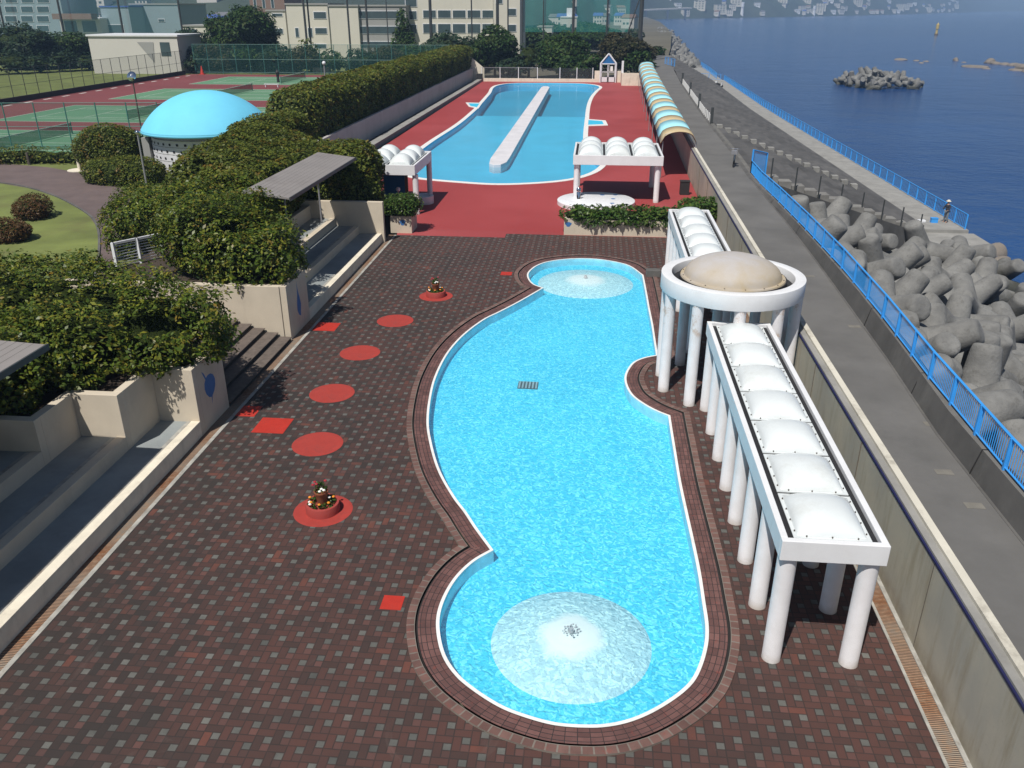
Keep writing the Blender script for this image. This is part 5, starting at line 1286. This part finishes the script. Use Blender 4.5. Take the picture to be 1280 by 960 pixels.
# ================================================================== BACKGROUND
def ppm(Y): return FPX/(Y*_cp/_cy+H*_sp*.0+0)/1.0
def tree(name,label,u,vtop,wpx,Y,mat='leaf_tree',zb=0.,lob=9,seed=1,size=.26,dens=14,group=None,kind='round',trunk=True):
    rg=random.Random(seed); top=wp(u,vtop,Y); x=top.x; h=top.z-zb; W=wpx/FPX*Y*.98
    t=empty(name,(x,Y,zb),label,'tree',group)
    sh=[]; n=lob
    if kind=='cone':
        for k in range(5): f=k/4; sh.append((0,0,h*(.25+.62*f),W*.5*(1-.7*f),W*.5*(1-.7*f),h*.2))
    else:
        zc=h*.55; sh.append((0,0,zc,W*.34,W*.34,h*.36))
        for k in range(n):
            a=6.28*k/n+rg.uniform(-.3,.3); r=W*rg.uniform(.18,.33); q=rg.uniform(.14,.22)
            sh.append((r*math.cos(a),r*math.sin(a),h*rg.uniform(.35,.78) if kind=='round' else h*rg.uniform(.5,.75),W*q,W*q,h*rg.uniform(.12,.24)))
        sh.append((rg.uniform(-.1,.1)*W,0,h*.86,W*.18,W*.18,h*.14))
    foliage('crown',sh,dens,size,M[mat],None,seed=seed,rough=h*.03,parent=t,nscale=1.1,fray=.45,n2=2.2)
    if trunk:
        mb=MB(); mb.tube((0,0,-.3),(.1,0,h*.45),.28,.16,n=8)
        for k in range(4): a=k*1.6; mb.tube((.1,0,h*.3),(W*.25*math.cos(a),W*.25*math.sin(a),h*.6),.12,.05,n=6)
        mb.build('trunk',M['bark'],t)
    return t
TG='trees beyond the tennis courts and the pool'
tree('broadleaf_tree','wide dark tree at the far left behind the lawn',22,30,105,172,'leaf_cool',seed=1,lob=10)
tree('broadleaf_tree','dark green tree between the glass office and the white hall',82,40,80,178,'leaf_tree',seed=2)
tree('broadleaf_tree','big round dark tree right of the white hall',302,8,98,172,'leaf_tree',seed=3,lob=12,dens=18)
tree('broadleaf_tree','smaller dark tree between the hall and the big round tree',238,34,60,174,'leaf_cool',seed=4)
tree('conifer_tree','tall narrow green tree in front of the school wall',502,16,36,182,'leaf_tree',seed=5,kind='cone',dens=22)
tree('broadleaf_tree','low wide tree below the long school windows',560,41,95,178,'leaf_cool',seed=6)
tree('broadleaf_tree','large dark tree at the left end of the pool fence',618,31,74,166,'leaf_tree',seed=7,lob=11,dens=18)
tree('broadleaf_tree','thin grey-green tree with bare twigs behind the white posts',661,50,42,164,'leaf_cool',seed=8,dens=3)
tree('broadleaf_tree','big dense tree in the middle behind the far pool edge',702,40,80,166,'leaf_tree',seed=9,lob=11,dens=18)
tree('broadleaf_tree','brownish spreading tree right behind the gable gate',782,41,82,167,'leaf_brown',seed=10,lob=11,dens=18,kind='flat')
tree('broadleaf_tree','low green tree between the middle tree and the gate',738,66,48,163,'leaf_tree',seed=11)
tree('palm_tree','small yellow-green palm-like tree above the green fence',385,49,32,168,'leaf_hedge',seed=12,dens=8)
for k,(u,vt,wd) in enumerate(((245,60,44),(278,56,48),(312,60,44),(345,57,46),(378,60,44),(412,64,30),(452,64,46),(485,60,44),(520,58,46),(555,56,46))):
    tree('shrub_tree',('bushy dark shrub behind the far green fence, number of its row told by the fence posts'),u,vt-2,wd*1.35,166+k%3,('leaf_cool','leaf_brown','leaf_tree')[k%3],seed=40+k,lob=9,dens=14,trunk=False,group='dark shrubs behind the far green fence')
for o in bpy.data.objects:
    if o.get('label','').startswith('bushy dark shrub behind'): o['label']='bushy dark shrub in the row right behind the far green fence'
tree('shrub_tree','dark shrub at the left foot of the pool fence',640,72,50,162,'leaf_cool',seed=60,lob=6,trunk=False)
tree('shrub_tree','dark shrub behind the pool fence beside the gate',716,76,60,161.5,'leaf_tree',seed=61,lob=6,trunk=False)
tree('shrub_tree','bush reaching over the wall beside the awning end',800,60,46,163,'leaf_tree',seed=62,lob=6,trunk=False)
for k in range(6): tree('shrub_tree','dark scrub in the low row at the far edge of the left lawn',-60+k*34,62+k%2*5,52,150+4*k,'leaf_cool',seed=70+k,lob=5,dens=5,trunk=False,group='scrub along the far edge of the left lawn')
FG='trees scattered behind the ball nets'
for k,(u,vt,wd,Y) in enumerate(((668,36,60,235),(712,42,50,250),(745,38,60,262),(776,44,46,240),(820,58,26,215),(690,30,70,330),(735,28,80,360),(790,36,30,300))):
    tree('broadleaf_tree','green tree among the houses seen through the green net',u,vt,wd,Y,('leaf_tree','leaf_cool')[k%2],seed=90+k,lob=8,dens=7,size=.4,group=FG,trunk=False)
# --- buildings
def building(label,u0,u1,vtop,Y,depth,wins,mat='school',vbot=None,roof='school_grey',zb=0,side=None,parapet=.6,name='school_building',cat='building',yaw=0,band=False,sills=True):
    a=wp(u0,vtop,Y); b=wp(u1,vtop,Y); h=a.z-zb; X=b.x-a.x
    t=empty(name,(a.x,Y,zb),label,cat,rz=yaw)
    MB().box(0,X,0,depth,0,h).build('wall',M[mat],t); MB().box(-.2,X+.2,-.2,depth+.2,h,h+.35).build('roof',M[roof],t)
    for (wu0,wu1,wv0,wv1) in wins:
        p=wp(wu0,wv0,Y); q=wp(wu1,wv1,Y)
        f=MB().box(p.x-a.x-.12,q.x-a.x+.12,-.10,-.004,q.z-zb-.12,p.z-zb+.12).build('window',M['white'] if sills else M[mat],t)
        MB().box(p.x-a.x,q.x-a.x,-.14,-.104,q.z-zb,p.z-zb).build('pane',M['glass'],f)
    return t
wins=[(369,374,35,46),(385,391,35,46),(392,408,15,23),(394,409,35,42),(393,408,55,60)]
building('cream school block with small square windows behind the tennis fence',357,409,6,212,14,wins)
building('blank cream end wall of the school wing',411,447,8,203,9,[])
t=building('long shaded grey side of the school wing with three window rows',447.5,507,8,204,10,[(449,505,14,23),(449,505,33,42),(449,505,52,60)],mat='school_grey')  # grey wall colour paints in the shade on this side of the wing
for r_ in range(3):
    pass
w4=[]
for r_,(v0,v1) in enumerate(((13,22),(30,41))):
    for k in range(5): w4.append((529+k*18.5,529+k*18.5+16,v0,v1))
building('long cream school building with two rows of wide windows',506,616,-12,208,14,w4+[(506.5,521,-6,8),(506.5,521,14,24),(506.5,521,31,42)])
building('cream corner block at the right end of the school',616.5,650,-10,206,16,[(635,645,11,19),(635,645,31,39),(620,628,-5,4)])
building('low cream building with dark windows left of the big round tree',228,282,33,214,12,[(233,246,37,45),(262,275,38,44)])
building('cream school annex with a blue-grey balcony right of the big round tree',333,356,14,216,12,[(340,353,17,20),(342,354,36,42)])
building('brick-red apartment block above the big round tree',308,352,-30,330,20,[(316,321,-6,10),(327,332,-6,10),(338,343,-6,10)],mat='roof_brown')
offw=[]
for r_ in range(4):
    for k in range(5): offw.append((-34+k*20,-18+k*20,-4+r_*12,3+r_*12))
building('blue-grey office building with window bands behind the net at far left',-40,70,-25,240,18,offw,mat='teal_wall',name='office_building')
building('low pale shed with brown and blue roof panels behind the net',74,124,24,232,14,[(80,98,26,40),(102,122,26,40)],mat='tree_house',roof='white',name='sports_hall')
o=MB().box(0,11,-3,0,0,1.4).build('canopy_panel',M['roof_brown'],bpy.data.objects['sports_hall']); o.location=(0,0,wp(74,24,232).z)
building('blue-grey clad warehouse behind the net with dark blue roof band',125,160,9,236,18,[(129,156,31,42)],mat='teal_wall',roof='roof_blue',name='warehouse')
building('blue-grey clad warehouse with a tall blue wall panel',162,222,6,244,18,[(165,172,10,32),(198,206,24,27)],mat='teal_wall',name='warehouse')
building('white stepped-roof house seen through the green net',701,721,22,330,12,[(704,708,30,34),(713,717,30,34)],mat='tree_house',roof='white',name='white_house')
bpy_o=MB().box(2,5,3,9,0,3.2).build('roof_tower',M['white'],bpy.data.objects['white_house']); bpy_o.location=(0,0,wp(701,22,330).z)
building('pale low shed with a blue-green roof behind the brownish tree',752,788,49,260,12,[],mat='tree_house',roof='teal_wall',name='low_shed')
building('narrow white building behind the net by the school corner',672,690,34,300,10,[(675,680,40,44)],mat='tree_house',name='white_house')
# --- net poles and nets
poles=[(8,180,.22),(81,181,.24),(155,182,.24),(229,183,.22),(383,186,.26),(388,187,.2),(437,186,.22),(460,186,.24),(485,188,.12),(539,186,.34),(590,187,.16),(622,185,.34),(635,184,.16),(653,184,.16),(679,184,.14),(716,184,.30),(758,184,.18),(800,184,.45)]
for u,Y,r in poles:
    g=wp(u,46,Y); o=MB().tube((0,0,0),(0,0,34),r,r*.8,n=8).build('net_pole',M['dark_metal']); o.location=(g.x,Y,0)
    lab='thick dark leaning post carrying the green net at the sea end' if u==800 else 'tall thin dark pole of the row carrying the ball nets'
    tag(o,lab,'pole',None if u==800 else 'tall poles of the ball nets')
a=wp(782,40,184); b=wp(800,0,184); o=MB().tube((0,0,0),(b.x-a.x,0,b.z-a.z+2.),.12,n=6).build('guy_strut',M['dark_metal']); o.location=(a.x,184,a.z-1.5); tag(o,'slanting dark strut propping the end post of the green net','strut')
def net(label,u0,u1,v1,Y0,Y1,mat,v1b=None):
    a=wp(u0,v1,Y0); b=wp(u1,v1 if v1b is None else v1b,Y1); n=24; vs=[]
    for i in range(n+1):
        f=i/n; x=a.x+(b.x-a.x)*f; y=Y0+(Y1-Y0)*f+.25*math.sin(i*1.7); vs+=[(x,y,a.z+(b.z-a.z)*f),(x,y,33)]
    o=MB().add(vs,[(2*i,2*i+2,2*i+3,2*i+1) for i in range(n)]).build('ball_net',M[mat],smooth=True); return tag(o,label,'net')
net('thin teal ball net hanging in front of the buildings at the left',-60,229,46,182,184,'net_thin')
net('dense green ball net hanging right of the school',653,786,40,184.5,184.5,'net')
net('bright green folded net edge at the end post above the sea','786' and 786,801,38,185,200,'net')
net('faint high net hanging before the school',383,653,24,187.5,187.5,'wire_grey') if False else None
# --- far hills and town
us=[-900,-400,0,300,600,700,780,806,850,900,960,1000,1050,1100,1150,1197,1240,1300,1450,1700,2400]
Ds=[700,620,560,560,620,700,1050,1560,1700,1800,1980,2120,2350,2640,3200,4000,5200,6000,6500,7000,7500]
def shore(u): return float(np.interp(u,us,Ds))
def az(u):
    a=(u-640)/FPX; f=_cp+.454*_sp; return a/ (f/1.0)
US=np.arange(-900,2401,15.); SS=np.array([0,20,50,90,140,200,300,430,600,800,1100,1500,2100])
verts=[]; rg=np.random.RandomState(5)
for iu,u in enumerate(US):
    D=shore(u); d=wp(u,10.2,1000.); dx,dy=d.x/1000.,1.
    for s in SS:
        t_=(D+s); x=dx*t_; y=t_
        land=u<800
        prof=85*(1-math.exp(-s/260.))*(1. if not land else .9)
        nz_=float(vnoise(np.array([[x*.004,y*.004,0]]),3,1.5)[0]); nz2=float(vnoise(np.array([[x*.02,y*.02,0]]),9,1.5)[0])
        z=(0.2 if land else -6.5)+prof*(1+.40*nz_)+nz2*min(7,s*.05)
        
        verts.append((x,y,z))
n1=len(US); n2=len(SS); faces=[(i*n2+j,(i+1)*n2+j,(i+1)*n2+j+1,i*n2+j+1) for i in range(n1-1) for j in range(n2-1)]
o=MB().add(verts,faces).build('hills',M['hill'],smooth=False); o.data.polygons.foreach_set('use_smooth',[True]*len(o.data.polygons)); struct(o)
hills=o
from mathutils.bvhtree import BVHTree
bv=BVHTree.FromPolygons([Vector(v) for v in verts],faces)
# houses on the slopes
def house_mesh(w_,d,h,roofm,flat=False,wallm='tree_house'):
    mb=MB(); mb.box(-w_/2,w_/2,-d/2,d/2,-3,h)
    if flat: mb.box(-w_/2-.3,w_/2+.3,-d/2-.3,d/2+.3,h,h+.6,1)
    else: mb.add([(-w_/2-.4,-d/2-.4,h),(w_/2+.4,-d/2-.4,h),(w_/2+.4,d/2+.4,h),(-w_/2-.4,d/2+.4,h),(-w_/2,0,h+2.4),(w_/2,0,h+2.4)],[(0,1,5,4),(2,3,4,5),(0,4,3),(1,2,5)],1)
    for r_ in range(max(1,int(h//3))):
        for k in range(3): mb.box(-w_*.36+k*w_*.28,-w_*.36+k*w_*.28+w_*.16,-d/2-.05,-d/2-.004,1+r_*3,2.4+r_*3,2)
    o=mb.build('house',[M[wallm],M[roofm],M['glass']]); me=o.data; bpy.data.objects.remove(o); return me
HM=[house_mesh(9,7,5.5,'roof_dark'),house_mesh(8,8,6,'roof_blue'),house_mesh(14,9,9,'roof_dark',True),house_mesh(10,8,5.5,'roof_brown'),house_mesh(22,11,15,'school_grey',True,'school'),house_mesh(12,8,7,'white',True,'white')]
rh=random.Random(12); placed=[]
def put_house(u,D,me,label,group,ds=0):
    d=wp(u,10.2,1000.); x=d.x/1000*D; y=D
    hit=bv.ray_cast(Vector((x,y,900)),Vector((0,0,-1)))
    z=hit[0].z if hit[0] is not None else 0
    if hit[0] is None and u>800: return
    z=max(z,-.05)
    for (px,py) in placed:
        if abs(px-x)<11 and abs(py-y)<11: return
    placed.append((x,y)); o=bpy.data.objects.new('house',me); col.objects.link(o); o.location=(x,y,z); o.rotation_euler=(0,0,rh.uniform(-.5,.5)); tag(o,label,'house',group)
for k in range(110):
    u=rh.choice([rh.uniform(830,1010),rh.uniform(1000,1200),rh.uniform(1010,1200)]); put_house(u,shore(u)+8+rh.random()**1.6*170,rh.choice(HM),'tiny pale house on the hazy shore across the bay','houses across the bay')
for k in range(60):
    u=rh.uniform(660,790); put_house(u,rh.uniform(650,1500),rh.choice(HM[:2]+HM[3:4]),'small town house seen through the green net right of the school','town houses beyond the green net')
for k in range(60):
    u=rh.uniform(-60,400); put_house(u,rh.uniform(420,800),rh.choice(HM[:4]),'small house on the wooded slope above the far left buildings','houses on the left slope')
# bridge
a=wp(806,13.6,1500); b=wp(862,9.2,1640)
t=empty('coast_bridge',(a.x-30,1480,0),'pale road bridge on piers along the far shore','bridge'); o0=Vector((a.x-30,1480,0))
aa=Vector((a.x-60,1500,a.z)); bb=Vector((b.x,1640,b.z)); mb=MB(); mb.obox(aa-o0,bb-o0,12,aa.z-2.2,aa.z,z0b=bb.z-2.2,z1b=bb.z); mb.build('deck',M['tree_house'],t)
for f in (.2,.45,.72,.95):
    q=aa+(bb-aa)*f-o0; MB().box(q.x-1.5,q.x+1.5,q.y-2,q.y+2,-6,q.z-2).build('pier',M['tree_house'],t)
for u,h in ((928,26),(1018,20)):
    D=shore(u)+15; p=wp(u,10.2,D); o=MB().lathe([(4,-6),(2.5,h*.6),(3.2,h*.62),(3.2,h)],(0,0,0),10).build('shore_tower',M['white']); o.location=(p.x,D,-3)
    tag(o,'slender pale tower on the far shore '+('left of the bay houses' if u==928 else 'among the bay houses'),'tower')
# air
hz=NM('haze_air'); pv=hz.n('ShaderNodeVolumePrincipled'); hz.put(pv.inputs['Color'],(.42,.64,1.0)); pv.inputs['Density'].default_value=HAZE if 'HAZE' in globals() else .00032; pv.inputs['Anisotropy'].default_value=.0
hm=hz.end(None,pv.outputs[0])
o=MB().box(-9300,9300,-420,9300,-8,135).build('haze',hm); o['kind']='stuff'; o['label']='thin blue sea haze'
